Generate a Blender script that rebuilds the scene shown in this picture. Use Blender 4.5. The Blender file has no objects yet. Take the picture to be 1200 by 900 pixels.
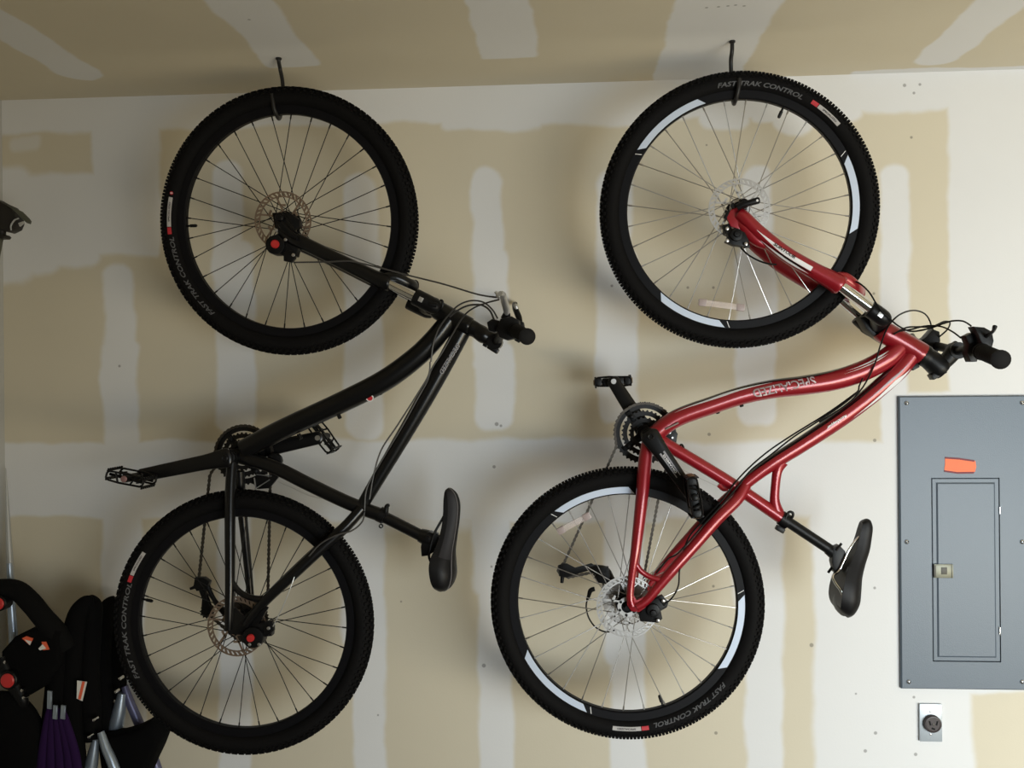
import bpy, bmesh, math, random
from mathutils import Vector, Matrix
random.seed(7)
SC = bpy.context.scene
COL = SC.collection
PI = math.pi

# ------------------------------------------------------------------ camera
F = 1100.0
YAW, ROLL = math.radians(3.9), math.radians(0.50)
CAM = Vector((0.0, -2.88, 1.532))
fwd = Vector((-math.sin(YAW), math.cos(YAW), 0))
r0 = Vector((math.cos(YAW), math.sin(YAW), 0))
up0 = Vector((0, 0, 1))
RIGHT = r0 * math.cos(ROLL) - up0 * math.sin(ROLL)
UP = up0 * math.cos(ROLL) + r0 * math.sin(ROLL)
cd = bpy.data.cameras.new('camera')
cam = bpy.data.objects.new('camera', cd)
COL.objects.link(cam)
cd.sensor_width = 36
cd.lens = F / 1200 * 36
cd.clip_start = 0.05
m = Matrix((RIGHT, UP, -fwd)).transposed().to_4x4()
m.translation = CAM
cam.matrix_world = m
SC.camera = cam


def ray(px, py):
    return fwd * F + RIGHT * (px - 600) + UP * (450 - py)


def P(px, py, w):
    """point of the plane w metres in front of the back wall seen at a pixel of the photograph"""
    d = ray(px, py)
    t = (-w - CAM.y) / d.y
    return CAM + d * t


def mpp(p):
    return (p - CAM).dot(fwd) / F


CEIL_Z = 2.452


def PC(px, py):
    d = ray(px, py)
    t = (CEIL_Z - CAM.z) / d.z
    return CAM + d * t


# ------------------------------------------------------------------ materials
def mat(name, col, rough=0.5, metal=0.0, coat=0.0, spec=0.5, bump=None, alpha=1.0, var=0.0, vscale=40):
    m = bpy.data.materials.new(name)
    m.use_nodes = True
    nt = m.node_tree
    b = nt.nodes['Principled BSDF']
    b.inputs['Base Color'].default_value = (*col, 1)
    b.inputs['Roughness'].default_value = rough
    b.inputs['Metallic'].default_value = metal
    b.inputs['Coat Weight'].default_value = coat
    b.inputs['Coat Roughness'].default_value = 0.08
    b.inputs['Specular IOR Level'].default_value = spec
    b.inputs['Alpha'].default_value = alpha
    tc = nt.nodes.new('ShaderNodeTexCoord')
    n = nt.nodes.new('ShaderNodeTexNoise')
    n.inputs['Scale'].default_value = vscale
    n.inputs['Detail'].default_value = 4
    nt.links.new(tc.outputs['Object'], n.inputs['Vector'])
    if var:
        mx = nt.nodes.new('ShaderNodeMix')
        mx.data_type = 'RGBA'
        mx.inputs['A'].default_value = (*[c * (1 - var) for c in col], 1)
        mx.inputs['B'].default_value = (*[min(1, c * (1 + var)) for c in col], 1)
        nt.links.new(n.outputs['Fac'], mx.inputs['Factor'])
        nt.links.new(mx.outputs['Result'], b.inputs['Base Color'])
    if bump:
        bp = nt.nodes.new('ShaderNodeBump')
        bp.inputs['Strength'].default_value = bump
        bp.inputs['Distance'].default_value = 0.001
        nt.links.new(n.outputs['Fac'], bp.inputs['Height'])
        nt.links.new(bp.outputs['Normal'], b.inputs['Normal'])
    return m


M = dict(
    black_paint=mat('black_paint', (0.004, 0.004, 0.0045), 0.28, coat=0.15, spec=0.3),
    red_paint=mat('red_paint', (0.285, 0.005, 0.013), 0.36, metal=0.25, coat=0.6, var=0.12, vscale=900),
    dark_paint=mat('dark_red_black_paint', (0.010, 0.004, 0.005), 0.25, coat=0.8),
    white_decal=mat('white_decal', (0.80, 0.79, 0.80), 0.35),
    silver_decal=mat('silver_decal', (0.30, 0.23, 0.24), 0.4, metal=0.2),
    label_white=mat('label_white', (0.46, 0.44, 0.43), 0.5),
    grey_letter=mat('grey_letter', (0.30, 0.29, 0.31), 0.5),
    tire_letter=mat('tire_letter', (0.085, 0.085, 0.09), 0.6),
    red_decal=mat('red_decal', (0.50, 0.02, 0.03), 0.45),
    rim_decal=mat('rim_decal', (0.62, 0.70, 0.84), 0.3, metal=0.1),
    rubber=mat('tire_rubber', (0.0050, 0.0047, 0.0049), 0.75, spec=0.12, var=0.25, vscale=120, bump=0.3),
    rim_black=mat('rim_black', (0.0045, 0.0045, 0.006), 0.45, spec=0.15),
    spoke_dark=mat('spoke_dark', (0.02, 0.02, 0.02), 0.4, metal=0.6),
    spoke_steel=mat('spoke_steel', (0.42, 0.40, 0.38), 0.3, metal=0.95),
    steel=mat('brushed_steel', (0.60, 0.58, 0.56), 0.32, metal=0.95, var=0.1, vscale=200),
    rotor_steel=mat('rotor_steel', (0.36, 0.27, 0.21), 0.42, metal=0.85),
    cable_grey=mat('cable_housing_grey', (0.055, 0.052, 0.050), 0.45),
    amber=mat('amber_reflector', (0.20, 0.10, 0.03), 0.4),
    chrome=mat('chrome', (0.80, 0.80, 0.80), 0.12, metal=1.0),
    alu=mat('aluminium', (0.62, 0.62, 0.62), 0.35, metal=0.8),
    plastic=mat('black_plastic', (0.0045, 0.0045, 0.005), 0.42, spec=0.22, bump=0.2),
    grip=mat('grip_rubber', (0.0055, 0.0052, 0.0055), 0.7, spec=0.18, bump=0.5),
    chain=mat('chain_steel', (0.075, 0.065, 0.055), 0.45, metal=0.85),
    ring_black=mat('chainring_black', (0.012, 0.011, 0.011), 0.4, metal=0.5),
    red_plastic=mat('red_plastic', (0.55, 0.03, 0.03), 0.4),
    pink_metal=mat('pedal_cap', (0.30, 0.17, 0.17), 0.4, metal=0.3),
    vinyl=mat('saddle_vinyl', (0.0060, 0.0057, 0.0066), 0.48, spec=0.25, bump=0.25, vscale=500),
    vinyl_grey=mat('saddle_grey_vinyl', (0.022, 0.021, 0.024), 0.55, spec=0.25, bump=0.25, vscale=500),
    piping=mat('saddle_piping', (0.16, 0.15, 0.155), 0.5),
    reflector=mat('clear_reflector', (0.80, 0.70, 0.68), 0.25, alpha=0.32),
    reflector_dark=mat('reflector_clip', (0.42, 0.34, 0.33), 0.4, alpha=0.8),
    hook=mat('hook_coating', (0.009, 0.008, 0.008), 0.5, bump=0.2),
    panel=mat('panel_enamel', (0.098, 0.124, 0.155), 0.42, metal=0.1, bump=0.35, vscale=400, var=0.04),
    latch=mat('latch_metal', (0.14, 0.14, 0.105), 0.4, metal=0.4),
    latch_dark=mat('latch_dark', (0.05, 0.045, 0.03), 0.5),
    screw=mat('zinc_screw', (0.65, 0.67, 0.70), 0.25, metal=0.9),
    orange=mat('orange_label', (0.95, 0.17, 0.05), 0.55, var=0.06, vscale=60),
    maroon=mat('label_edge', (0.16, 0.02, 0.03), 0.6),
    plate=mat('outlet_plate_metal', (0.42, 0.46, 0.50), 0.38, metal=0.35, var=0.05, vscale=300),
    socket=mat('socket_bakelite', (0.035, 0.024, 0.026), 0.45),
    slot=mat('socket_slot', (0.003, 0.003, 0.003), 0.9),
    fabric=mat('black_fabric', (0.0040, 0.0040, 0.0042), 0.9, spec=0.06, bump=0.6, vscale=600),
    foam=mat('foam_grip', (0.0055, 0.0055, 0.0055), 0.85, spec=0.08, bump=0.5, vscale=400),
    purple=mat('purple_fabric', (0.020, 0.005, 0.042), 0.85, spec=0.15, bump=0.5, vscale=300),
    tube=mat('stroller_tube', (0.36, 0.42, 0.50), 0.33, metal=0.7),
    lavender=mat('lavender_tube', (0.12, 0.12, 0.21), 0.4, metal=0.4),
    orange_tag=mat('orange_tag', (0.75, 0.12, 0.05), 0.5),
    white_tag=mat('white_tag', (0.72, 0.70, 0.66), 0.6),
    galv=mat('galvanised_pole', (0.55, 0.56, 0.56), 0.35, metal=0.6),
    tool_dark=mat('tool_dark_metal', (0.02, 0.017, 0.015), 0.5, metal=0.3),
    tool_grey=mat('tool_grey_metal', (0.10, 0.10, 0.075), 0.5, metal=0.3),
    concrete=mat('concrete_floor', (0.13, 0.125, 0.115), 0.85, bump=0.6, vscale=30, var=0.15),
    side_wall=mat('side_wall_mud', (0.50, 0.50, 0.48), 0.9, bump=0.2, var=0.03, vscale=8),
)

PAPER = (0.655, 0.595, 0.468)
MUD = (0.742, 0.740, 0.738)


def patch_group():
    g = bpy.data.node_groups.new('mud_patch', 'ShaderNodeTree')
    itf = g.interface
    itf.new_socket('Vector', in_out='INPUT', socket_type='NodeSocketVector')
    itf.new_socket('Centre', in_out='INPUT', socket_type='NodeSocketVector')
    itf.new_socket('Half', in_out='INPUT', socket_type='NodeSocketVector')
    itf.new_socket('Radius', in_out='INPUT', socket_type='NodeSocketFloat')
    itf.new_socket('Soft', in_out='INPUT', socket_type='NodeSocketFloat')
    itf.new_socket('Gain', in_out='INPUT', socket_type='NodeSocketFloat')
    itf.new_socket('Previous', in_out='INPUT', socket_type='NodeSocketFloat')
    itf.new_socket('Mask', in_out='OUTPUT', socket_type='NodeSocketFloat')
    N, L = g.nodes, g.links
    i = N.new('NodeGroupInput')
    o = N.new('NodeGroupOutput')

    def vm(op, a, b=None):
        n = N.new('ShaderNodeVectorMath')
        n.operation = op
        L.new(a, n.inputs[0])
        if b is not None:
            if isinstance(b, tuple):
                n.inputs[1].default_value = b
            else:
                L.new(b, n.inputs[1])
        return n.outputs['Value'] if op == 'LENGTH' else n.outputs['Vector']

    def mm(op, a, b=None):
        n = N.new('ShaderNodeMath')
        n.operation = op
        L.new(a, n.inputs[0])
        if b is not None:
            L.new(b, n.inputs[1])
        return n.outputs[0]
    q = vm('SUBTRACT', vm('ABSOLUTE', vm('SUBTRACT', i.outputs['Vector'], i.outputs['Centre'])), i.outputs['Half'])
    cr = N.new('ShaderNodeCombineXYZ')
    for k in range(3):
        L.new(i.outputs['Radius'], cr.inputs[k])
    q = vm('MAXIMUM', vm('ADD', q, cr.outputs[0]), (0.0, 0.0, 0.0))
    d = mm('SUBTRACT', vm('LENGTH', q), i.outputs['Radius'])
    mr = N.new('ShaderNodeMapRange')
    mr.interpolation_type = 'SMOOTHSTEP'
    L.new(d, mr.inputs['Value'])
    L.new(i.outputs['Soft'], mr.inputs['From Min'])
    neg = N.new('ShaderNodeMath')
    neg.operation = 'MULTIPLY'
    neg.inputs[1].default_value = -1
    L.new(i.outputs['Soft'], neg.inputs[0])
    L.new(neg.outputs[0], mr.inputs['From Max'])
    L.new(mm('MAXIMUM', mm('MULTIPLY', mr.outputs['Result'], i.outputs['Gain']), i.outputs['Previous']), o.inputs['Mask'])
    return g


PG = patch_group()


def drywall(name, rects, spots, warp=0.013):
    """rects: (centre, half, radius, soft, gain) in world metres; spots: (centre, radius)"""
    m = bpy.data.materials.new(name)
    m.use_nodes = True
    nt = m.node_tree
    N, L = nt.nodes, nt.links
    b = N['Principled BSDF']
    b.inputs['Roughness'].default_value = 0.9
    b.inputs['Specular IOR Level'].default_value = 0.15
    tc = N.new('ShaderNodeTexCoord')
    nz = N.new('ShaderNodeTexNoise')
    nz.inputs['Scale'].default_value = 5.5
    nz.inputs['Detail'].default_value = 3
    L.new(tc.outputs['Object'], nz.inputs['Vector'])
    s = N.new('ShaderNodeVectorMath')
    s.operation = 'SUBTRACT'
    s.inputs[1].default_value = (0.5, 0.5, 0.5)
    L.new(nz.outputs['Color'], s.inputs[0])
    sc = N.new('ShaderNodeVectorMath')
    sc.operation = 'SCALE'
    sc.inputs['Scale'].default_value = warp * 4
    L.new(s.outputs[0], sc.inputs[0])
    ad = N.new('ShaderNodeVectorMath')
    L.new(tc.outputs['Object'], ad.inputs[0])
    L.new(sc.outputs[0], ad.inputs[1])

    def chain(items, vec):
        prev = None
        for (c, h, r, so, ga) in items:
            g = N.new('ShaderNodeGroup')
            g.node_tree = PG
            L.new(vec, g.inputs['Vector'])
            g.inputs['Centre'].default_value = c
            g.inputs['Half'].default_value = h
            g.inputs['Radius'].default_value = r
            g.inputs['Soft'].default_value = so
            g.inputs['Gain'].default_value = ga
            if prev is not None:
                L.new(prev, g.inputs['Previous'])
            prev = g.outputs['Mask']
        return prev
    mask = chain(rects, ad.outputs[0])
    # faint mottling of paper and trowelled mud
    n2 = N.new('ShaderNodeTexNoise')
    n2.inputs['Scale'].default_value = 2.2
    n2.inputs['Detail'].default_value = 5
    L.new(tc.outputs['Object'], n2.inputs['Vector'])
    mp = N.new('ShaderNodeMix')
    mp.data_type = 'RGBA'
    mp.inputs['A'].default_value = (*[c * 0.95 for c in PAPER], 1)
    mp.inputs['B'].default_value = (*[c * 1.05 for c in PAPER], 1)
    L.new(n2.outputs['Fac'], mp.inputs['Factor'])
    mm_ = N.new('ShaderNodeMix')
    mm_.data_type = 'RGBA'
    mm_.inputs['A'].default_value = (*[c * 0.97 for c in MUD], 1)
    mm_.inputs['B'].default_value = (*[c * 1.03 for c in MUD], 1)
    L.new(n2.outputs['Fac'], mm_.inputs['Factor'])
    mx = N.new('ShaderNodeMix')
    mx.data_type = 'RGBA'
    L.new(mask, mx.inputs['Factor'])
    L.new(mp.outputs['Result'], mx.inputs['A'])
    L.new(mm_.outputs['Result'], mx.inputs['B'])
    out = mx.outputs['Result']
    if spots:
        sm = chain([((c[0], c[1], c[2]), (r, r, r), r, 0.0014, 0.55) for c, r in spots], tc.outputs['Object'])
        m3 = N.new('ShaderNodeMix')
        m3.data_type = 'RGBA'
        L.new(sm, m3.inputs['Factor'])
        L.new(out, m3.inputs['A'])
        m3.inputs['B'].default_value = (0.10, 0.09, 0.08, 1)
        out = m3.outputs['Result']
    L.new(out, b.inputs['Base Color'])
    n3 = N.new('ShaderNodeTexNoise')
    n3.inputs['Scale'].default_value = 160
    n3.inputs['Detail'].default_value = 3
    L.new(tc.outputs['Object'], n3.inputs['Vector'])
    bp = N.new('ShaderNodeBump')
    bp.inputs['Strength'].default_value = 0.12
    bp.inputs['Distance'].default_value = 0.002
    L.new(n3.outputs['Fac'], bp.inputs['Height'])
    L.new(bp.outputs['Normal'], b.inputs['Normal'])
    return m


# ------------------------------------------------------------------ mesh helpers
WO = {}          # world origin of every empty / object built here


class MB:
    def __init__(s):
        s.v, s.f = [], []

    def add(s, vs, fs):
        o = len(s.v)
        s.v += [Vector(v) for v in vs]
        s.f += [[i + o for i in f] for f in fs]
        return s

    def build(s, name, m, parent=None, sharp=40, origin=None):
        me = bpy.data.meshes.new(name)
        if parent is not None and origin is None:
            org = WO[parent.name]
        elif origin is not None:
            org = Vector(origin)
        else:
            org = Vector((0, 0, 0))
        me.from_pydata([v - org for v in s.v], [], s.f)
        bm = bmesh.new()
        bm.from_mesh(me)
        bmesh.ops.recalc_face_normals(bm, faces=bm.faces)
        bm.to_mesh(me)
        bm.free()
        me.polygons.foreach_set('use_smooth', [True] * len(me.polygons))
        me.set_sharp_from_angle(angle=math.radians(sharp))
        me.materials.append(m)
        o = bpy.data.objects.new(name, me)
        COL.objects.link(o)
        if parent is not None:
            o.parent = parent
            o.location = org - WO[parent.name]
        else:
            o.location = org
        WO[o.name] = org
        return o


def empty(name, loc, parent=None):
    o = bpy.data.objects.new(name, None)
    o.empty_display_size = 0.05
    COL.objects.link(o)
    loc = Vector(loc)
    if parent is not None:
        o.parent = parent
        o.location = loc - WO[parent.name]
    else:
        o.location = loc
    WO[o.name] = loc
    return o


def tag(o, label=None, cat=None, group=None, kind=None):
    if label:
        o['label'] = label
    if cat:
        o['category'] = cat
    if group:
        o['group'] = group
    if kind:
        o['kind'] = kind
    return o


def catmull(rows, sub):
    """rows: lists of floats (x,y,z,extra...)"""
    if len(rows) < 3 or sub < 2:
        return rows
    out = []
    n = len(rows)
    for i in range(n - 1):
        p0, p1, p2, p3 = rows[max(i - 1, 0)], rows[i], rows[i + 1], rows[min(i + 2, n - 1)]
        for k in range(sub):
            t = k / sub
            out.append([0.5 * (2 * b + (c - a) * t + (2 * a - 5 * b + 4 * c - d) * t * t + (3 * b - a - 3 * c + d) * t ** 3)
                        for a, b, c, d in zip(p0, p1, p2, p3)])
    out.append(list(rows[-1]))
    return out


def sweep(mb, rows, n=14, sub=6, ref=(0, -1, 0), cap=True, power=1.0):
    """rows: [(Vector, ra, rb)]: ra across the path in the picture plane, rb along ref"""
    rr = catmull([[*p, a, b] for p, a, b in rows], sub)
    pts = [Vector(r[:3]) for r in rr]
    ref = Vector(ref).normalized()
    rings = []
    for i, p in enumerate(pts):
        t = (pts[min(i + 1, len(pts) - 1)] - pts[max(i - 1, 0)])
        if t.length < 1e-9:
            t = Vector((1, 0, 0))
        t.normalize()
        b = ref - t * ref.dot(t)
        if b.length < 1e-4:
            b = Vector((0, 0, 1)) - t * t.z
        b.normalize()
        nn = b.cross(t)
        ring = []
        for k in range(n):
            a = 2 * PI * k / n
            c, s_ = math.cos(a), math.sin(a)
            if power != 1.0:
                c = math.copysign(abs(c) ** power, c)
                s_ = math.copysign(abs(s_) ** power, s_)
            ring.append(p + nn * (c * rr[i][3]) + b * (s_ * rr[i][4]))
        rings.append(ring)
    vs = [v for r in rings for v in r]
    fs = []
    for i in range(len(rings) - 1):
        for k in range(n):
            a, b_ = i * n + k, i * n + (k + 1) % n
            fs.append([a, b_, b_ + n, a + n])
    if cap:
        fs.append(list(range(n))[::-1])
        fs.append([(len(rings) - 1) * n + k for k in range(n)])
    mb.add(vs, fs)
    return mb


def lathe(mb, prof, c, axis, n=24, closed=False, cap=True):
    """prof: [(r,h)] about axis through c"""
    axis = Vector(axis).normalized()
    u = axis.orthogonal().normalized()
    v = axis.cross(u)
    c = Vector(c)
    vs, fs = [], []
    for r, h in prof:
        for k in range(n):
            a = 2 * PI * k / n
            vs.append(c + axis * h + (u * math.cos(a) + v * math.sin(a)) * r)
    m_ = len(prof)
    for i in range(m_ if closed else m_ - 1):
        j = (i + 1) % m_
        for k in range(n):
            k2 = (k + 1) % n
            fs.append([i * n + k, i * n + k2, j * n + k2, j * n + k])
    if cap and not closed:
        fs.append([k for k in range(n)][::-1])
        fs.append([(m_ - 1) * n + k for k in range(n)])
    mb.add(vs, fs)
    return mb


def box(mb, c, ax, ay, az, hx, hy, hz, bev=0.0):
    """box with axes ax, ay, az and half sizes, edges chamfered by bev"""
    c = Vector(c)
    ax, ay, az = Vector(ax).normalized(), Vector(ay).normalized(), Vector(az).normalized()
    bm = bmesh.new()
    bmesh.ops.create_cube(bm, size=2)
    for v in bm.verts:
        v.co = Vector((v.co.x * hx, v.co.y * hy, v.co.z * hz))
    if bev > 0:
        bmesh.ops.bevel(bm, geom=bm.edges[:], offset=min(bev, 0.9 * min(hx, hy, hz)), segments=2, profile=0.6, affect='EDGES')
    bm.verts.ensure_lookup_table()
    vs = [c + ax * v.co.x + ay * v.co.y + az * v.co.z for v in bm.verts]
    fs = [[v.index for v in f.verts] for f in bm.faces]
    bm.free()
    mb.add(vs, fs)
    return mb


def prism(mb, pts, nrm, h, bev=0.0, holes=()):
    """extrude the outline pts (world, planar) by +-h along nrm"""
    nrm = Vector(nrm).normalized()
    bm = bmesh.new()
    lo = [bm.verts.new(Vector(p) - nrm * h) for p in pts]
    hi = [bm.verts.new(Vector(p) + nrm * h) for p in pts]
    n = len(pts)
    bm.faces.new(lo[::-1])
    bm.faces.new(hi)
    for i in range(n):
        bm.faces.new([lo[i], lo[(i + 1) % n], hi[(i + 1) % n], hi[i]])
    if bev > 0:
        bmesh.ops.recalc_face_normals(bm, faces=bm.faces)
        es = [e for e in bm.edges if abs((e.verts[0].co - e.verts[1].co).normalized().dot(nrm)) < 0.5]
        bmesh.ops.bevel(bm, geom=es, offset=bev, segments=2, profile=0.6, affect='EDGES')
    bm.verts.index_update()
    bm.verts.ensure_lookup_table()
    vs = [v.co.copy() for v in bm.verts]
    fs = [[v.index for v in f.verts] for f in bm.faces]
    bm.free()
    mb.add(vs, fs)
    return mb


_textcache = {}


def glyphs(txt, shear=0.0, bold=0.022):
    """triangulated flat text, cap height about 0.7, returns verts2d, faces, width"""
    key = (txt, shear)
    if key not in _textcache:
        cu = bpy.data.curves.new('lettering', 'FONT')
        cu.body = txt
        cu.shear = shear
        cu.offset = bold
        cu.resolution_u = 3
        ob = bpy.data.objects.new('lettering', cu)
        COL.objects.link(ob)
        dg = bpy.context.evaluated_depsgraph_get()
        me = bpy.data.meshes.new_from_object(ob.evaluated_get(dg))
        vs = [(v.co.x, v.co.y) for v in me.vertices]
        fs = [list(p.vertices) for p in me.polygons]
        bpy.data.objects.remove(ob)
        bpy.data.meshes.remove(me)
        bpy.data.curves.remove(cu)
        _textcache[key] = (vs, fs)
    return _textcache[key]


def text_on(mb, txt, length, height, fn, shear=0.0):
    """fn(s,t): s along 0..length, t 0..height -> world point"""
    vs, fs = glyphs(txt, shear)
    x0, x1 = min(v[0] for v in vs), max(v[0] for v in vs)
    y0, y1 = min(v[1] for v in vs), max(v[1] for v in vs)
    mb.add([fn((x - x0) / (x1 - x0) * length, (y - y0) / (y1 - y0) * height) for x, y in vs], fs)
    return mb


# ------------------------------------------------------------------ the room
XL = P(5, 450, 0).x
XR = 4.6
YB = -5.2
NW = Vector((0, -1, 0))


def wrect(x0, y0, x1, y1, r=12, soft=3.6, gain=1.0):
    a, b = P(x0, y0, 0), P(x1, y1, 0)
    k = mpp(a)
    c = (a + b) / 2
    return ((c.x, 0, c.z), (abs(a.x - b.x) / 2, 0.5, abs(a.z - b.z) / 2), max(0.001, r * k), soft * k, gain)


WR = [
    # band under the ceiling
    wrect(-60, 60, 408, 147, 6), wrect(380, 60, 540, 142, 6), wrect(515, 60, 640, 150, 10), wrect(600, 60, 790, 143, 8),
    wrect(770, 60, 900, 137, 8), wrect(820, 100, 880, 150, 14), wrect(905, 100, 955, 160, 20), wrect(880, 60, 1010, 142, 10), wrect(980, 60, 1125, 129, 8),
    # corner columns
    wrect(107, 100, 189, 300, 5), wrect(-60, 206, 120, 314, 12, 5), wrect(-60, 196, 45, 330, 26, 6), wrect(-20, 270, 70, 322, 16, 6), wrect(12, 161, 50, 176, 7, 4, 0.6), wrect(60, 215, 186, 300, 10, 5),
    wrect(1110, 60, 1300, 470, 4), wrect(1120, 380, 1300, 480, 3),
    # fastener strips above the joint
    wrect(121, 313, 158, 540, 15), wrect(120, 395, 162, 540, 14),
    wrect(248, 187, 286, 330, 18), wrect(252, 280, 299, 505, 14),
    wrect(403, 203, 441, 330, 18), wrect(403, 280, 449, 515, 16),
    wrect(552, 198, 590, 320, 18), wrect(553, 290, 596, 440, 14), wrect(557, 400, 602, 506, 14),
    wrect(699, 200, 741, 330, 18), wrect(699, 290, 748, 497, 14),
    wrect(871, 193, 905, 330, 15), wrect(863, 290, 910, 500, 16),
    wrect(1031, 193, 1067, 330, 15), wrect(1031, 290, 1067, 540, 10), 
    # horizontal joint
    wrect(-60, 520, 420, 607, 6, 3), wrect(380, 516, 780, 612, 8, 4), wrect(740, 518, 1300, 606, 8, 5),
    wrect(440, 590, 570, 622, 16, 9, 0.8),
    # strips below the joint
    wrect(119, 590, 172, 960, 14), wrect(255, 590, 297, 960, 10), wrect(413, 590, 454, 960, 10), wrect(400, 590, 450, 760, 12),
    wrect(560, 590, 602, 960, 10), wrect(553, 590, 598, 700, 14), wrect(714, 590, 758, 960, 10), wrect(706, 590, 748, 780, 14),
    wrect(872, 590, 919, 960, 8, 4), wrect(860, 590, 908, 720, 14, 5), wrect(952, 590, 1140, 960, 10, 5), wrect(945, 560, 1060, 640, 14, 6),
    wrect(1040, 460, 1300, 815, 4),
]


def spot(px, py, r=0.004):
    p = P(px, py, 0)
    return ((p.x, 0, p.z), r)


SPOTS = [spot(*a) for a in [
    (140, 429, 0.004), (582, 497, 0.006), (587, 499, 0.004), (579, 547, 0.005), (576, 664, 0.0035), (567, 780, 0.006),
    (831, 509, 0.005), (1025, 516, 0.005), (717, 335, 0.004), (1068, 161, 0.004), (1060, 100, 0.005), (1071, 109, 0.004), (1078, 99, 0.004),
    (951, 756, 0.006), (1025, 689, 0.004), (836, 687, 0.004), (1026, 859, 0.005), (1014, 880, 0.005), (839, 859, 0.005), (1071, 817, 0.004),
    (806, 337, 0.004), (836, 337, 0.004), (828, 170, 0.003), (1024, 344, 0.004), (1073, 884, 0.005), (1003, 813, 0.003), (470, 705, 0.003), (443, 838, 0.003)]]

fl = MB().add([(XL, YB, 0), (XR, YB, 0), (XR, 0, 0), (XL, 0, 0)], [[0, 1, 2, 3]])
bw = MB()
box(bw, ((XL + XR) / 2 - 0.1, 0.05, CEIL_Z / 2), (1, 0, 0), (0, 1, 0), (0, 0, 1), (XR - XL) / 2 + 0.1, 0.05, CEIL_Z / 2 + 0.1)
o = bw.build('wall_back', drywall('taped_drywall_wall', WR, SPOTS), origin=(0, 0, 0))
tag(o, 'taped but unpainted drywall wall with pale mud stripes', 'wall', kind='structure')
fb = MB()
box(fb, ((XL + XR) / 2, YB / 2, -0.05), (1, 0, 0), (0, 1, 0), (0, 0, 1), (XR - XL) / 2, -YB / 2, 0.05)
tag(fb.build('floor', M['concrete']), 'grey concrete garage floor below the bikes', 'floor', kind='structure')


def crect(xs, ynear, yfar, r=0.05, soft=0.007):
    return (((xs[0] + xs[1]) / 2, (ynear + yfar) / 2, 0), ((xs[1] - xs[0]) / 2, abs(ynear - yfar) / 2, 0.5), r, soft, 1.0)


def cs(pl, pr, end, r, wide=False):
    a, b = PC(*pl), PC(*pr)
    e = PC(*end)
    return crect((a.x, b.x), -4.0, e.y, r)


CR = [cs((40, 70), (108, 78), (105, 95), 0.09), cs((302, 65), (366, 62), (345, 79), 0.02), cs((562, 60), (628, 60), (600, 69), 0.012),
      cs((774, 70), (885, 60), (820, 120), 0.01), cs((1083, 60), (1135, 60), (1090, 77), 0.06), crect((PC(1010, 70).x, 4.6), 0.2, -0.035, 0.01)]
CSP = [((PC(x, y).x, PC(x, y).y, 0), 0.004) for x, y in [(292, 23), (828, 9), (842, 8), (853, 7), (862, 6), (872, 7)]]
cb = MB()
box(cb, ((XL + XR) / 2 - 0.1, YB / 2, CEIL_Z + 0.05), (1, 0, 0), (0, 1, 0), (0, 0, 1), (XR - XL) / 2 + 0.1, -YB / 2, 0.05)
cb = cb.build('ceiling', drywall('taped_drywall_ceiling', [((c[0], c[1], 0), h, r, s_, g) for c, h, r, s_, g in CR], CSP), origin=(0, 0, CEIL_Z))
tag(cb, 'unpainted drywall ceiling with pale joint stripes', 'ceiling', kind='structure')
lw = MB()
box(lw, (XL - 0.05, YB / 2, CEIL_Z / 2), (1, 0, 0), (0, 1, 0), (0, 0, 1), 0.05, -YB / 2, CEIL_Z / 2)
tag(lw.build('wall_left', M['side_wall']), 'pale side wall at the left edge of the photo', 'wall', kind='structure')


# ------------------------------------------------------------------ bicycle
class Bike:
    def __init__(s, w0, root):
        s.w0, s.root = w0, root

    def p(s, px, py, dw=0.0):
        return P(px, py, s.w0 + dw)

    def rows(s, spec, flat=1.0):
        """spec: (px,py,dw,radius px[,depth radius px])"""
        out = []
        for q in spec:
            pt = s.p(q[0], q[1], q[2])
            k = mpp(pt)
            out.append((pt, q[3] * k, (q[4] if len(q) > 4 else q[3] * flat) * k))
        return out

    def tube(s, mb, spec, n=16, sub=6, flat=1.0, power=1.0, ref=(0, -1, 0)):
        return sweep(mb, s.rows(spec, flat), n=n, sub=sub, power=power, ref=ref)

    def cable(s, spec, rad=0.0024, name='cable', m=None, sub=8):
        mb = MB()
        sweep(mb, [(s.p(*q), rad, rad) for q in spec], n=8, sub=sub)
        return mb.build(name, m or M['plastic'], s.root)

    def out(s, pts, dw=0.0):
        return [s.p(x, y, dw) for x, y in pts]


R_T = 0.3375
R_MIN = 0.0262


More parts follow.
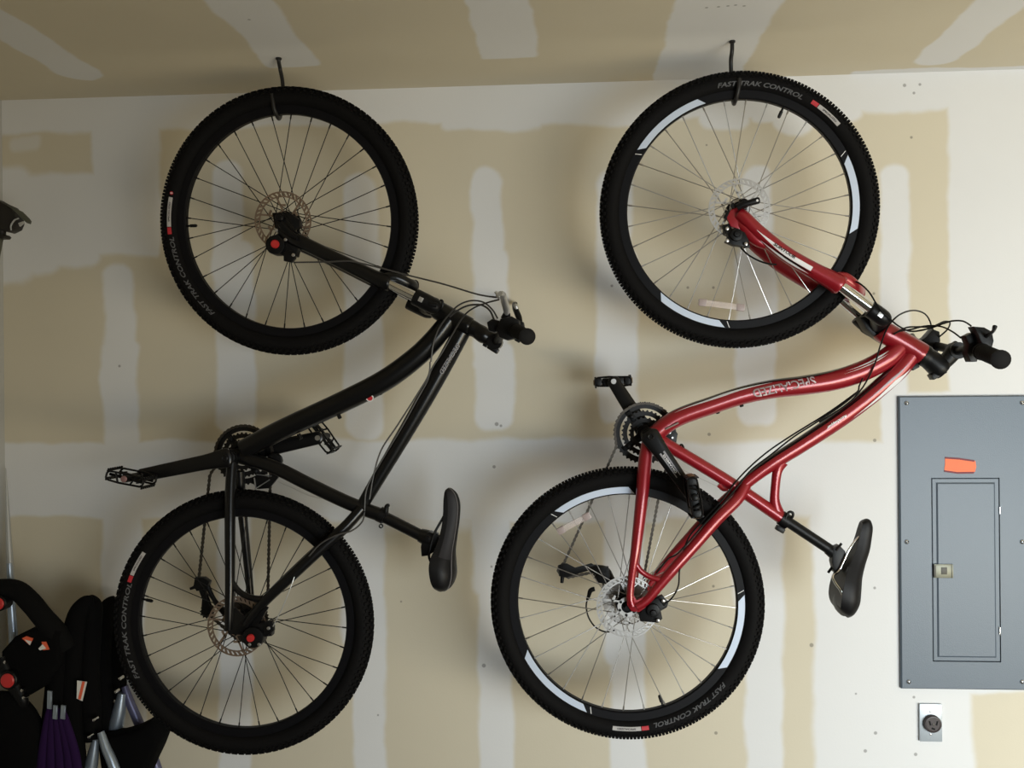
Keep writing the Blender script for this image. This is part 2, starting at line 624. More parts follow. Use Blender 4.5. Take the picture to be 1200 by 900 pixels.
def tire_mesh(fr):
    """fr(r, ang, h) -> world; tyre carcass with knobs"""
    mb = MB()
    n, k = 120, 18
    vs, fs = [], []
    prof = []
    for j in range(k):
        a = 2 * PI * j / k
        prof.append((R_T + R_MIN * math.cos(a) * (0.95 if math.cos(a) > 0 else 0.98), R_MIN * math.sin(a)))
    for i in range(n):
        for r, h in prof:
            vs.append(fr(r, 2 * PI * i / n, h))
    for i in range(n):
        for j in range(k):
            a, b = i * k + j, i * k + (j + 1) % k
            c, d = ((i + 1) % n) * k + j, ((i + 1) % n) * k + (j + 1) % k
            fs.append([a, b, d, c])
    mb.add(vs, fs)
    # knobs: (section angle, count, half width across, half length along, height, phase)
    rows = [(0.16, 118, 0.0050, 0.0048, 0.0054, 0.0), (-0.16, 118, 0.0050, 0.0048, 0.0054, 0.5),
            (0.52, 118, 0.0042, 0.0046, 0.0054, 0.5), (-0.52, 118, 0.0042, 0.0046, 0.0054, 0.0),
            (0.90, 118, 0.0048, 0.0052, 0.0050, 0.0), (-0.90, 118, 0.0048, 0.0052, 0.0050, 0.5),
            (1.16, 118, 0.0026, 0.0034, 0.0028, 0.5), (-1.16, 118, 0.0026, 0.0034, 0.0028, 0.0)]
    for sa, cnt, hw, hl, hh, ph in rows:
        for i in range(cnt):
            th = 2 * PI * (i + ph) / cnt
            jit = 1 + 0.12 * math.sin(i * 2.4 + sa)
            q = []
            for lev, shr in ((-0.003, 1.0), (hh, 0.72)):
                for da, dl in ((-1, -1), (1, -1), (1, 1), (-1, 1)):
                    rr = R_MIN * 0.965 + lev
                    ang = sa + da * hw * shr * jit / R_MIN
                    q.append(fr(R_T + rr * math.cos(ang), th + dl * hl * shr / 0.36, rr * math.sin(ang)))
            mb.add(q, [[3, 2, 1, 0], [4, 5, 6, 7], [0, 1, 5, 4], [1, 2, 6, 5], [2, 3, 7, 6], [3, 0, 4, 7]])
    return mb


def wheel(bike, name, cpx, rear, spoke_m, text, label, rim_arcs, valve, turn=None, scale=1.0, rotor_m='rotor_steel', dwc=0.0, swap=0.0, rot_r=0.080):
    c = bike.p(cpx[0], cpx[1], dwc)
    ex, ez, n = Vector((1, 0, 0)), Vector((0, 0, 1)), Vector((0, -1, 0))
    if turn:
        R = Matrix.Rotation(turn[1], 3, turn[0])
        ex, ez, n = R @ ex, R @ ez, R @ n
    w = empty(name, c, bike.root)

    def fr(r, a, h):
        r *= scale
        return c + ex * (r * math.cos(a)) + ez * (r * math.sin(a)) + n * h
    tire_mesh(fr).build('tire', M['rubber'], w, sharp=35)
    # rim
    rm = MB()
    prof = [(0.2925, -0.008), (0.2925, 0.008), (0.2955, 0.0122), (0.3150, 0.0130), (0.3175, 0.0118), (0.3175, -0.0118), (0.3150, -0.0130), (0.2955, -0.0122)]
    nn = 120
    vs = [fr(r, 2 * PI * i / nn, h) for i in range(nn) for r, h in prof]
    k = len(prof)
    fs = [[i * k + j, i * k + (j + 1) % k, ((i + 1) % nn) * k + (j + 1) % k, ((i + 1) % nn) * k + j] for i in range(nn) for j in range(k)]
    rm.add(vs, fs)
    rim = rm.build('rim', M['rim_black'], w, sharp=25)
    for a0, a1 in rim_arcs:
        for side in (1, -1):
            d = MB()
            st = 24
            vs, fs = [], []
            for i in range(st + 1):
                a = math.radians(a0 + (a1 - a0) * i / st)
                sl = math.radians(1.6)
                for r, hh in ((0.2962, 0.01245), (0.3135, 0.01325)):
                    sk = sl * (1 if r > 0.3 else -1)
                    for e in (0, 0.0006):
                        vs.append(fr(r, a + (sk if i in (0, st) else 0), side * (hh + e)))
            for i in range(st):
                b = i * 4
                fs += [[b + 1, b + 3, b + 7, b + 5], [b, b + 4, b + 6, b + 2], [b, b + 1, b + 5, b + 4], [b + 2, b + 6, b + 7, b + 3]]
            d.add(vs, fs)
            d.build('rim_stripe', M['rim_decal'], w)
            # small slash beside the stripe
            d = MB()
            a = math.radians(a1 + 3.0)
            q = []
            for e in (0.0002, 0.0007):
                for r, da in ((0.2965, -0.012), (0.2965, -0.006), (0.313, 0.018), (0.313, 0.012)):
                    q.append(fr(r, a + da, side * ((0.0124 if r < 0.3 else 0.0131) + e)))
            d.add(q, [[0, 1, 2, 3], [4, 5, 6, 7], [0, 1, 5, 4], [1, 2, 6, 5], [2, 3, 7, 6], [3, 0, 4, 7]])
            d.build('rim_slash', M['white_decal'], w)

    def side_h(r):
        return math.sqrt(max(0, R_MIN ** 2 - ((r - R_T) / 0.95) ** 2)) + 0.0007
    # moulded lettering: clockwise, tops outward
    if text:
        t0, t1, txt = text
        mb = MB()
        L_ = abs(t0 - t1)
        text_on(mb, txt, L_, 0.0115, lambda s_, t: fr(0.3240 + t, math.radians(t0 - s_), side_h(0.3240 + t)), shear=0.25)
        mb.build('sidewall_lettering', M['tire_letter'], w)
    if label:
        l0, l1, kind = label
        mb = MB()

        def patch(a0, a1, ra, rb, e=0.0):
            st = 10
            vs, fs = [], []
            for i in range(st + 1):
                a = math.radians(a0 + (a1 - a0) * i / st)
                for q in range(4):
                    r = ra + (rb - ra) * q / 3
                    vs.append(fr(r, a, side_h(r) + e))
            for i in range(st):
                for q in range(3):
                    b = i * 4 + q
                    fs.append([b, b + 1, b + 5, b + 4])
            return vs, fs
        mb.add(*patch(l0, l1, 0.3275, 0.3380))
        lab = mb.build('sidewall_label', M['label_white'], w)
        mb = MB()
        text_on(mb, 'SPECIALIZED', abs(l0 - l1) * 0.66, 0.0045, lambda s_, t: fr(0.3305 + t, math.radians(l0 - 2.4 - s_), side_h(0.3305 + t) + 0.0006))
        mb.build('label_lettering', M['rim_black'], lab)
        mb = MB()
        mb.add(*patch(l0 + 3.6, l0 + 0.3, 0.3275, 0.3380))
        mb.build('red_block', M['red_decal'], w)
        if kind == 'logo':
            mb = MB()
            cc = math.radians(l1 - 2.0)
            vs = [fr(0.3328, cc, side_h(0.3328) + 0.0004)]
            for i in range(20):
                a = 2 * PI * i / 20
                r = 0.3328 + 0.0046 * math.sin(a)
                vs.append(fr(r, cc + 0.0046 * math.cos(a) / 0.333, side_h(r) + 0.0004))
            mb.add(vs, [[0, 1 + i, 1 + (i + 1) % 20] for i in range(20)])
            lg = mb.build('round_logo', M['red_decal'], w)
            mb = MB()
            text_on(mb, 'S', 1.0, 0.006, lambda s_, t: fr(0.3298 + t, cc + 0.0065 - s_ * 0.013, side_h(0.3298 + t) + 0.0009))
            mb.build('logo_letter', M['white_decal'], lg)
    # hub
    half = 0.066 if rear else 0.049
    mb = MB()
    fo = 0.030 if not rear else 0.026
    prof = [(0.007, -half), (0.007, -fo - 0.012), (0.017, -fo - 0.010), (0.019, -fo - 0.003), (0.029, -fo - 0.0015), (0.029, -fo + 0.0015), (0.017, -fo + 0.006),
            (0.0145, 0), (0.017, fo - 0.006), (0.029, fo - 0.0015), (0.029, fo + 0.0015), (0.021, fo + 0.003), (0.019, fo + 0.013), (0.007, fo + 0.014), (0.007, half)]
    lathe(mb, prof, c, n, 28)
    mb.build('hub', M['rim_black'], w)
    # spokes
    for i in range(32):
        side = 1 if i % 2 else -1
        sg = 1 if (i // 2) % 2 else -1
        a = 2 * PI * (i + 0.5) / 32 + swap
        ha = a + sg * math.radians(66)
        p0 = fr(0.027, ha, side * fo)
        p1 = fr(0.2935, a, side * 0.002)
        mb = MB()
        rd = 0.00125
        p2 = p1 + (p0 - p1).normalized() * 0.014
        sweep(mb, [(p0, rd, rd), (p2, rd, rd)], n=6, sub=1)
        sweep(mb, [(p2, rd * 1.7, rd * 1.7), (p1, rd * 1.7, rd * 1.7)], n=6, sub=1)
        mb.build('spoke', spoke_m, w)
    # valve
    mb = MB()
    a = math.radians(valve)
    d = ex * math.cos(a) + ez * math.sin(a)
    lathe(mb, [(0.0032, 0), (0.0032, -0.010), (0.0046, -0.011), (0.0046, -0.026), (0.003, -0.030)], c + d * 0.2935, d, 10)
    mb.build('valve', M['plastic'], w)
    # disc rotor on the near side
    hr = 0.0405 if not rear else 0.050
    mb = MB()
    seg = 36
    tk = 0.0010

    def cell(q):
        vs = [fr(r, a, hr - tk) for r, a in q] + [fr(r, a, hr + tk) for r, a in q]
        mb.add(vs, [[3, 2, 1, 0], [4, 5, 6, 7], [0, 1, 5, 4], [1, 2, 6, 5], [2, 3, 7, 6], [3, 0, 4, 7]])
    st = 2 * PI / seg
    ri = rot_r - 0.0160
    for i in range(seg):
        a = i * st
        cell([(ri, a), (ri + 0.0036, a), (ri + 0.0036, a + st), (ri, a + st)])
        cell([(rot_r - 0.0038, a), (rot_r, a), (rot_r, a + st), (rot_r - 0.0038, a + st)])
        cell([(ri + 0.0030, a), (rot_r - 0.0032, a + 0.10), (rot_r - 0.0032, a + 0.10 + st * 0.55), (ri + 0.0030, a + st * 0.55)])
        cell([(0.016, a), (0.026, a), (0.026, a + st), (0.016, a + st)])
    for i in range(6):
        a = i * PI / 3 + 0.3
        cell([(0.024, a), (ri + 0.002, a + 0.42), (ri + 0.002, a + 0.50), (0.024, a + 0.22)])
        cell([(0.040, a + 0.40), (0.046, a + 0.40), (0.046, a + 0.02), (0.040, a - 0.02)])
    rot = mb.build('disc_rotor', M[rotor_m], w, sharp=30)
    bo = MB()
    for i in range(6):
        a = i * PI / 3 + 0.4
        lathe(bo, [(0.0038, 0), (0.0038, 0.003), (0.002, 0.0036)], fr(0.0215, a, hr), n, 8)
    bo.build('rotor_bolt', M['ring_black'], rot)
    if rear:
        mb = MB()
        for i, rr in enumerate([0.066, 0.060, 0.053, 0.047, 0.041, 0.036, 0.031, 0.026]):
            gear(mb, fr, rr * 1.0, 16 + int(rr * 420), -0.024 - i * 0.0040, 0.0009, 0.66 * rr if rr > 0.034 else 0.014)
        mb.build('cassette', M['steel'] if rotor_m == 'steel' else M['chain'], w, sharp=30)
    return w, fr


def gear(mb, fr, r, teeth, h, tk, ri, tooth=0.0036):
    pts = []
    for i in range(teeth):
        a = 2 * PI * i / teeth
        st = 2 * PI / teeth
        pts += [(r - tooth, a), (r, a + st * 0.28), (r, a + st * 0.42), (r - tooth, a + st * 0.70)]
    n = len(pts)
    vs, fs = [], []
    for e in (-tk, tk):
        for rr, a in pts:
            vs.append(fr(rr, a, h + e))
        for rr, a in pts:
            vs.append(fr(ri, a, h + e))
    for i in range(n):
        j = (i + 1) % n
        fs += [[i, j, n + j, n + i], [2 * n + i, 3 * n + i, 3 * n + j, 2 * n + j], [i, 2 * n + i, 2 * n + j, j], [n + i, n + j, 3 * n + j, 3 * n + i]]
    mb.add(vs, fs)
    return mb


def chain_part(bike, pts, name='chain'):
    """pts: world points of the chain path (polyline)"""
    mb = MB()
    pitch = 0.0127
    acc = []
    carry = 0.0
    for a, b in zip(pts[:-1], pts[1:]):
        L_ = (b - a).length
        t = carry
        while t < L_:
            acc.append(a + (b - a) * (t / L_))
            t += pitch
        carry = t - L_
    N_ = Vector((0, -1, 0))
    for i in range(len(acc) - 1):
        a, b = acc[i], acc[i + 1]
        if (b - a).length < 1e-5:
            continue
        d = (b - a).normalized()
        s_ = N_.cross(d).normalized()
        off = 0.0022 if i % 2 else 0.0032
        for sg in (1, -1):
            pl = []
            for u, v in ((-0.0036, 0.0020), (-0.0020, 0.0036), (0.0016, 0.0037), (0.00635, 0.0024), (0.0111, 0.0037), (0.0147, 0.0036), (0.0163, 0.0020),
                         (0.0163, -0.0020), (0.0147, -0.0036), (0.0111, -0.0037), (0.00635, -0.0024), (0.0016, -0.0037), (-0.0020, -0.0036), (-0.0036, -0.0020)):
                pl.append(a + d * u + s_ * v + N_ * sg * off)
            prism(mb, pl, N_, 0.00045)
        lathe(mb, [(0.0028, -0.0036), (0.0028, 0.0036)], a, N_, 8)
    return mb.build(name, M['chain'], bike.root, sharp=30)


def arc_pts(bike, c, r, a0, a1, n, dw):
    """arc about pixel centre c (radius in metres, degrees) at depth dw"""
    cc = bike.p(c[0], c[1], dw)
    return [cc + Vector((math.cos(math.radians(a0 + (a1 - a0) * i / n)), 0, math.sin(math.radians(a0 + (a1 - a0) * i / n)))) * r for i in range(n + 1)]


def crankset(bike, bb, near_end, far_end, rings_c, label_txt=None, arm_w=(10.5, 7.5)):
    root = bike.root
    cs_ = empty('crankset', bike.p(bb[0], bb[1], 0), root)
    cc = bike.p(rings_c[0], rings_c[1], -0.05)
    ex, ez, n = Vector((1, 0, 0)), Vector((0, 0, 1)), Vector((0, -1, 0))

    def fr(r, a, h):
        return cc + ex * (r * math.cos(a)) + ez * (r * math.sin(a)) + n * h
    for r, t, h, ri in ((0.0865, 42, -0.006, 0.0675), (0.0640, 32, 0.0015, 0.0480), (0.0450, 22, 0.0090, 0.0300)):
        mb = MB()
        gear(mb, fr, r, t, h, 0.0014, ri, 0.0042)
        mb.build('chainring', M['ring_black'], cs_, sharp=30)
    mb = MB()
    for i in range(4):
        a = math.radians(38 + 90 * i)
        d = ex * math.cos(a) + ez * math.sin(a)
        sdv = n.cross(d)
        prism(mb, [cc + d * u + sdv * v for u, v in ((0.012, -0.012), (0.045, -0.009), (0.074, -0.007), (0.074, 0.007), (0.045, 0.009), (0.012, 0.012))], n, 0.0045, 0.0015)
        lathe(mb, [(0.006, -0.008), (0.006, 0.010), (0.0035, 0.0115)], cc + d * 0.058, n, 10)
    lathe(mb, [(0.021, -0.010), (0.021, 0.014)], cc, n, 20)
    mb.build('spider', M['plastic'], cs_)
    # spindle and bottom bracket cups
    mb = MB()
    mid = bike.p(bb[0], bb[1], 0)
    lathe(mb, [(0.011, -0.062), (0.011, 0.072)], mid, n, 16)
    lathe(mb, [(0.0205, -0.040), (0.0205, 0.040)], mid, n, 24)
    lathe(mb, [(0.0185, 0.040), (0.0185, 0.050), (0.013, 0.052)], mid, n, 24)
    mb.build('bottom_bracket', M['plastic'], cs_)

    def arm(end, dwa, dwe, nm):
        mb = MB()
        a, e = P(*bike_px(mid + n * dwa), bike.w0 + dwa), bike.p(end[0], end[1], dwe)
        d = (e - a).normalized()
        k = mpp(a)
        q = []
        L_ = (e - a).length
        for t, wd, dp in ((-0.016, 0.5, 0.6), (-0.010, 0.95, 0.9), (0.0, 1.08, 1.0), (0.022, 1.0, 1.0), (0.06, 0.86, 0.9), (L_ * 0.6, 0.80, 0.8), (L_ - 0.012, 0.74, 0.8), (L_ + 0.004, 0.70, 0.75), (L_ + 0.012, 0.35, 0.5)):
            q.append((a + d * t, arm_w[0] * k * wd, 0.0085 * dp))
        sweep(mb, q, n=18, sub=4, power=0.65)
        o_ = mb.build(nm, M['black_paint'], cs_, sharp=50)
        b2 = MB()
        sgn = 1 if dwa > 0 else -1
        lathe(b2, [(0.0088, 0), (0.0088, 0.0105), (0.007, 0.0115), (0.0045, 0.0105), (0.0045, 0.008)], a, n * sgn, 18)
        b2.build('crank_bolt', M['plastic'], o_)
        return a, e, d, o_
    A = arm(near_end[:2], 0.066, near_end[2], 'crank_arm')
    if label_txt:
        a, e, d, ob = A
        sdv = d.cross(n)
        mb = MB()
        for off in (-0.0075, 0.0035):
            q = [a + d * u + sdv * v + n * 0.0089 for u, v in ((0.050, off - 0.001), (0.125, off + 0.001), (0.125, off + 0.003), (0.050, off + 0.004))]
            q2 = [v + n * 0.0006 for v in q]
            mb.add(q + q2, [[3, 2, 1, 0], [4, 5, 6, 7], [0, 1, 5, 4], [1, 2, 6, 5], [2, 3, 7, 6], [3, 0, 4, 7]])
        mb.build('crank_stripe', M['grey_letter'], ob)
        mb = MB()
        text_on(mb, label_txt, 0.058, 0.0055, lambda s_, t: a + d * (0.056 + s_) - sdv * (0.0030 - t) + n * 0.0093, shear=0.2)
        mb.build('crank_lettering', M['white_decal'], ob)
    B = arm(far_end[:2], -0.064, far_end[2], 'crank_arm')
    return A, B, cs_


def bike_px(p):
    d = p - CAM
    z = d.dot(fwd)
    return 600 + F * d.dot(RIGHT) / z, 450 - F * d.dot(UP) / z


def pedal(bike, e, sign, long_dir, cs_, resin=False):
    """platform pedal on the axle through e; long_dir = front-back direction of the cage in the picture plane"""
    n = Vector((0, -1, 0)) * sign
    ld = Vector(long_dir).normalized()
    td = n.cross(ld)
    mb = MB()
    c = e + n * 0.058
    # two end plates, two toothed side rails, struts and axle body
    for o_ in (-0.038, 0.038):
        q = [c + n * o_ + ld * u + td * v for u, v in ((-0.050, -0.009), (-0.042, -0.0135), (-0.012, -0.014), (0.014, -0.012), (0.044, -0.010), (0.050, -0.004),
                                                       (0.050, 0.009), (0.042, 0.0135), (0.012, 0.014), (-0.014, 0.012), (-0.044, 0.010), (-0.050, 0.004))]
        if o_ * 1 > 0:
            # open outer frame made of bars
            for i in range(len(q)):
                a, b = q[i], q[(i + 1) % len(q)]
                sweep(mb, [(a, 0.0027, 0.0035), (b, 0.0027, 0.0035)], n=8, sub=1)
            for u in (-0.028, 0.028):
                sweep(mb, [(c + n * o_ + ld * u + td * 0.012, 0.0025, 0.0035), (c + n * o_ + ld * u * 0.6 - td * 0.012, 0.0025, 0.0035)], n=8, sub=1)
        else:
            for i in range(len(q)):
                a, b = q[i], q[(i + 1) % len(q)]
                sweep(mb, [(a, 0.0027, 0.0035), (b, 0.0027, 0.0035)], n=8, sub=1)
    for u in (-0.049, 0.049):
        for v in (-0.010, 0.010):
            sweep(mb, [(c + n * -0.040 + ld * u + td * v, 0.0024, 0.0024), (c + n * 0.040 + ld * u + td * v, 0.0024, 0.0024)], n=8, sub=1, ref=(0, 0, 1))
        for t in range(7):
            pz = c + n * (-0.036 + t * 0.012) + ld * u
            for v in (-1, 1):
                box(mb, pz + td * v * 0.0125, n, ld, td, 0.003, 0.0018, 0.0035, 0.0005)
    lathe(mb, [(0.0085, -0.042), (0.0105, -0.035), (0.0105, 0.030), (0.009, 0.042)], c, n, 16)
    for v in (-0.020, 0.020):
        sweep(mb, [(c + n * 0.0 + ld * v - td * 0.011, 0.003, 0.010), (c + ld * v + td * 0.011, 0.003, 0.010)], n=8, sub=1)
        sweep(mb, [(c + n * 0.026 + ld * 0.048 * (1 if v > 0 else -1), 0.004, 0.003), (c + n * 0.026, 0.004, 0.003)], n=8, sub=1)
        sweep(mb, [(c - n * 0.026 + ld * 0.048 * (1 if v > 0 else -1), 0.004, 0.003), (c - n * 0.026, 0.004, 0.003)], n=8, sub=1)
    if resin:
        box(mb, c - n * .004, n, ld, td, .036, .030, .0105, .004)
        for v in (-.042, .042):
            box(mb, c + ld * v, n, ld, td, .040, .010, .0115, .003)
    pd = mb.build('pedal', M['plastic'], cs_, sharp=45)
    if resin:
        for v in (-.0535, .0535):
            mb = MB()
            box(mb, c + ld * v, n, ld, td, .026, .0015, .0075, .001)
            mb.build('pedal_reflector', M['amber'], pd)
    mb = MB()
    lathe(mb, [(0.0085, 0.040), (0.0085, 0.0435), (0.006, 0.0450)], c, n, 16)
    mb.build('pedal_cap', M['plastic'] if resin else M['pink_metal'], pd)
    mb = MB()
    lathe(mb, [(0.0075, -0.010), (0.0075, 0.020)], e, n, 12)
    mb.build('pedal_axle', M['steel'], pd)
    return pd


def saddle(bike, sts, mat_top, mat_side, name='saddle'):
    """sts: (top px, skirt px, half width m, skirt drop ratio)"""
    n_ = 20
    rows = []
    for tx, ty, sx, sy, hw in sts:
        rows.append([tx, ty, sx, sy, hw])
    rows = catmull(rows, 5)
    rings = []
    for tx, ty, sx, sy, hw in rows:
        T = bike.p(tx, ty, 0)
        S = bike.p(sx, sy, hw)
        S0 = Vector((S.x, T.y, S.z))
        up = T - S0
        ring = []
        for i in range(n_ + 1):
            a = PI * i / n_
            cx = math.cos(a)
            x = math.copysign(abs(cx) ** 0.75, cx)
            y = math.sin(a) ** 0.62
            # the shell tucks in below the widest line
            ww = hw * (0.93 + 0.07 * min(1, y * 2.2))
            ring.append(S0 + up * y + Vector((0, -1, 0)) * (x * ww))
        rings.append(ring)
    mb = MB()
    k = n_ + 1
    vs = [v for r in rings for v in r]
    fs = []
    for i in range(len(rings) - 1):
        for j in range(k - 1):
            fs.append([i * k + j, i * k + j + 1, (i + 1) * k + j + 1, (i + 1) * k + j])
        fs.append([i * k + k - 1, i * k, (i + 1) * k, (i + 1) * k + k - 1])
    fs.append(list(range(k))[::-1])
    fs.append([(len(rings) - 1) * k + j for j in range(k)])
    mb.add(vs, fs)
    sd = mb.build(name, mat_top, bike.root, sharp=60)
    if mat_side:
        # side panel skin on the near and far flank, and the piping above it
        for lo, hi in ((1, 6), (n_ - 6, n_ - 1)):
            mb = MB()
            vs, fs = [], []
            w_ = hi - lo + 1
            s0, s1 = 2, int(len(rings) * .62)
            for i in range(s0, s1):
                cen = sum(rings[i], Vector()) / k
                for j in range(lo, hi + 1):
                    vs.append(rings[i][j] + (rings[i][j] - cen).normalized() * 0.0011)
            for i in range(s1 - s0 - 1):
                for j in range(w_ - 1):
                    fs.append([i * w_ + j, i * w_ + j + 1, (i + 1) * w_ + j + 1, (i + 1) * w_ + j])
            mb.add(vs, fs)
            mb.build('side_panel', mat_side, sd)
            mb = MB()
            jj = hi if lo == 1 else lo
            sweep(mb, [(rings[i][jj], 0.0014, 0.0014) for i in range(2, len(rings) - 2)], n=6, sub=1)
            mb.build('piping', M['piping'], sd)
    return sd


def lettering(bike, name, txt, path, height, m, parent, dw, shear=0.0, fn=None):
    """flat letters along the straight pixel segment path=((x0,y0),(x1,y1)); tops to the right-hand normal in bike terms"""
    a, b = bike.p(*path[0], dw), bike.p(*path[1], dw)
    d = (b - a).normalized()
    n = Vector((0, -1, 0))
    up = n.cross(d)
    mb = MB()

    def f(s_, t):
        off = fn(t / height - 0.5) if fn else 0.0
        return a + d * s_ + up * (t - height / 2) + n * off
    text_on(mb, txt, (b - a).length, height, f, shear)
    return mb.build(name, m, parent)


def on_tube(r, hgt):
    """depth correction so letters of total height hgt wrap on a tube of depth radius r and half width r"""
    return lambda u: math.sqrt(max(0, r * r - (u * hgt) ** 2)) - r


# ================================================================== BLACK BIKE
rootA = empty('bicycle', P(284, 884, 0.33))
tag(rootA, 'black mountain bike hanging by its front wheel from the left hook', 'bicycle')
A = Bike(0.33, rootA)
axisA = (A.p(545, 382) - A.p(335, 262)).normalized()
wheel(A, 'front_wheel', (337.5, 260.5), False, M['spoke_dark'], (229.5, 186, 'FAST TRAK CONTROL'), (181, 167, 'logo'), [], 180.5, turn=(axisA, math.radians(5)), rotor_m='rotor_steel', swap=0.03)
wheel(A, 'rear_wheel', (285, 728.5), True, M['spoke_dark'], (208, 160.5, 'FAST TRAK CONTROL'), (156.5, 144, None), [], 168, rotor_m='rotor_steel', swap=0.05, rot_r=0.082)

# frame ------------------------------------------------------------
mb = MB()
A.tube(mb, [(285, 527, 0, 11.5), (330, 503.5, 0, 12), (400, 471.5, 0, 12.5), (450, 446, 0, 12.8), (487, 419, 0, 12.5), (510, 396, 0, 12), (527, 374, 0, 11)], sub=8)
A.tube(mb, [(541, 389, 0, 10.5), (520, 428, 0, 10.5), (496, 471, 0, 10), (468, 519, 0, 9.0), (440, 566, 0, 8.0), (419, 602, 0, 7)], sub=8, flat=0.9)
A.tube(mb, [(276, 534, 0, 8), (320, 547, 0, 8.2), (363, 568, 0, 8.2), (410, 590, 0, 8.2), (449, 604.5, 0, 8.2)], sub=6)
A.tube(mb, [(511, 362, 0, 10), (514, 364, 0, 11.3), (531, 373, 0, 11), (548, 382, 0, 11.3), (551, 383.5, 0, 10)], sub=3, n=20)
bb = A.p(275, 535, 0)
lathe(mb, [(0.0215, -0.037), (0.0215, 0.037)], bb, (0, -1, 0), 24)
for sg in (1, -1):
    if sg > 0:
        A.tube(mb, [(272, 541, .030, 6), (270, 575, .040, 6.2), (269.5, 620, .052, 6.2), (269.5, 680, .066, 5.6), (268.5, 722, .070, 5.2), (268, 738, .070, 4.5)], sub=6)
        A.tube(mb, [(424, 596, .014, 6.5), (404, 618, .030, 6.8), (376, 643, .046, 6.8), (345, 672, .060, 6.4), (318, 697, .068, 6.2), (300, 716, .070, 5.6), (288, 733, .070, 5)], sub=6)
        A.tube(mb, [(270, 680, .066, 4), (279, 692, .067, 3.6), (290, 699, .068, 3.6), (304, 702, .068, 4), (316, 700, .068, 4)], sub=5)
        prism(mb, A.out([(263, 715), (276, 712), (286, 722), (304, 706), (315, 712), (303, 732), (290, 744), (268, 743)], .068), (0, -1, 0), .004, .0015)
    else:
        A.tube(mb, [(281, 552, -.030, 5.5), (283, 590, -.044, 5.5), (287, 630, -.054, 5), (291, 670, -.064, 4.6), (294, 706, -.068, 4.2), (294, 728, -.068, 4)], sub=6)
        A.tube(mb, [(424, 598, -.014, 6), (404, 617, -.030, 6), (376, 641, -.046, 6), (347, 668, -.060, 6), (320, 694, -.068, 5.6), (300, 716, -.068, 5)], sub=6)
# stay bridge behind the seat tube, cable bosses
sweep(mb, [(A.p(392, 628, .034), .006, .006), (A.p(392, 628, -.034), .006, .006)], n=10, sub=1, ref=(0, 0, 1))
frameA = mb.build('frame', M['black_paint'], rootA)
lettering(A, 'lettering', 'SPECIALIZED', ((537.5, 403), (516.5, 437.5)), 0.0125, M['grey_letter'], frameA, 0.0245, shear=0.25, fn=on_tube(0.0225, 0.0125))
mb = MB()
c = A.p(433.5, 466, 0.015)
lathe(mb, [(0.0105, 0.0000), (0.0105, 0.003), (0.0078, 0.0034), (0.0078, 0.0)], c, (0.1, -0.9, -0.35), 24, closed=True)
mb.build('ring_logo', M['white_decal'], frameA)
mb = MB()
lathe(mb, [(0.0078, 0.0), (0.0078, 0.0028)], c, (0.1, -0.9, -0.35), 24)
mb.build('ring_logo', M['red_decal'], frameA)
for q in ((352, 513), (398, 489), (446, 461)):
    mb = MB()
    c = A.p(q[0], q[1], 0)
    lathe(mb, [(0.0055, -0.012), (0.0055, 0.003), (0.0035, 0.0045)], c, (0.42, 0, -0.9), 12)
    mb.build('bottle_boss', M['plastic'], frameA)

# fork -------------------------------------------------------------
fkA = empty('fork', A.p(505, 357, 0), rootA)
for sg in (1, -1):
    dx, dy = (0, 0) if sg > 0 else (7, 6)
    mb = MB()
    A.tube(mb, [(329 + dx, 266 + dy, .062 * sg, 6.5), (340 + dx, 277 + dy, .064 * sg, 8.3), (362 + dx, 288 + dy, .064 * sg, 8.0), (400 + dx, 306.5 + dy, .064 * sg, 8.2), (432 + dx, 322 + dy, .064 * sg, 8.8), (453 + dx, 331.5 + dy, .064 * sg, 9.4), (457 + dx, 333 + dy, .064 * sg, 8)], sub=5)
    prism(mb, A.out([(322 + dx, 254 + dy), (334 + dx, 252 + dy), (344 + dx, 264 + dy), (350 + dx, 276 + dy), (338 + dx, 286 + dy), (326 + dx, 274 + dy)], .058 * sg), (0, -1, 0), .006, .002)
    lo = mb.build('lower_leg', M['black_paint'], fkA)
    mb = MB()
    A.tube(mb, [(450 + dx, 330 + dy, .064 * sg, 6.1), (500 + dx, 354.5 + dy, .064 * sg, 6.1)], sub=1, n=20)
    mb.build('stanchion', M['chrome'], fkA)
mb = MB()
# arch in front of the wheel, joining both lowers
A.tube(mb, [(447, 327, .064, 6, 5), (463, 325, .060, 6, 5), (480, 333, .040, 6.5, 5), (486, 335, .0, 7, 5), (477, 339, -.040, 6.5, 5), (458, 333, -.060, 6, 5), (442, 332, -.064, 6, 5)], sub=5)
mb.build('arch', M['black_paint'], fkA)
mb = MB()
A.tube(mb, [(486, 347.5, .064, 9.5), (490, 349.5, .064, 10), (508, 358.5, .062, 9.6), (513, 361, .058, 7.5)], sub=4)
A.tube(mb, [(479, 352.5, -.064, 9.5), (483, 354.5, -.064, 10), (501, 363.5, -.062, 9.6), (506, 366, -.058, 7.5)], sub=4)
A.tube(mb, [(503, 355, .060, 8, 9), (505, 357, .03, 8.8, 10), (507, 359, 0, 9.4, 11), (503, 361, -.03, 8.8, 10), (497, 360, -.060, 8, 9)], sub=4)
A.tube(mb, [(497, 352, .064, 5), (503, 356, .076, 4.4), (512, 358, .078, 3)], sub=3)
crA = mb.build('crown', M['plastic'], fkA)
mb = MB()
A.tube(mb, [(513, 361, .066, 1.6), (518, 360, .068, 1.5), (518.5, 353, .069, 1.5), (515.5, 352, .069, 1.6)], n=8, sub=4)
mb.build('lockout_lever', M['plastic'], crA)
mb = MB()
c = A.p(493, 351, .0875)
ax = (A.p(508, 358.5) - A.p(490, 349.5)).normalized()
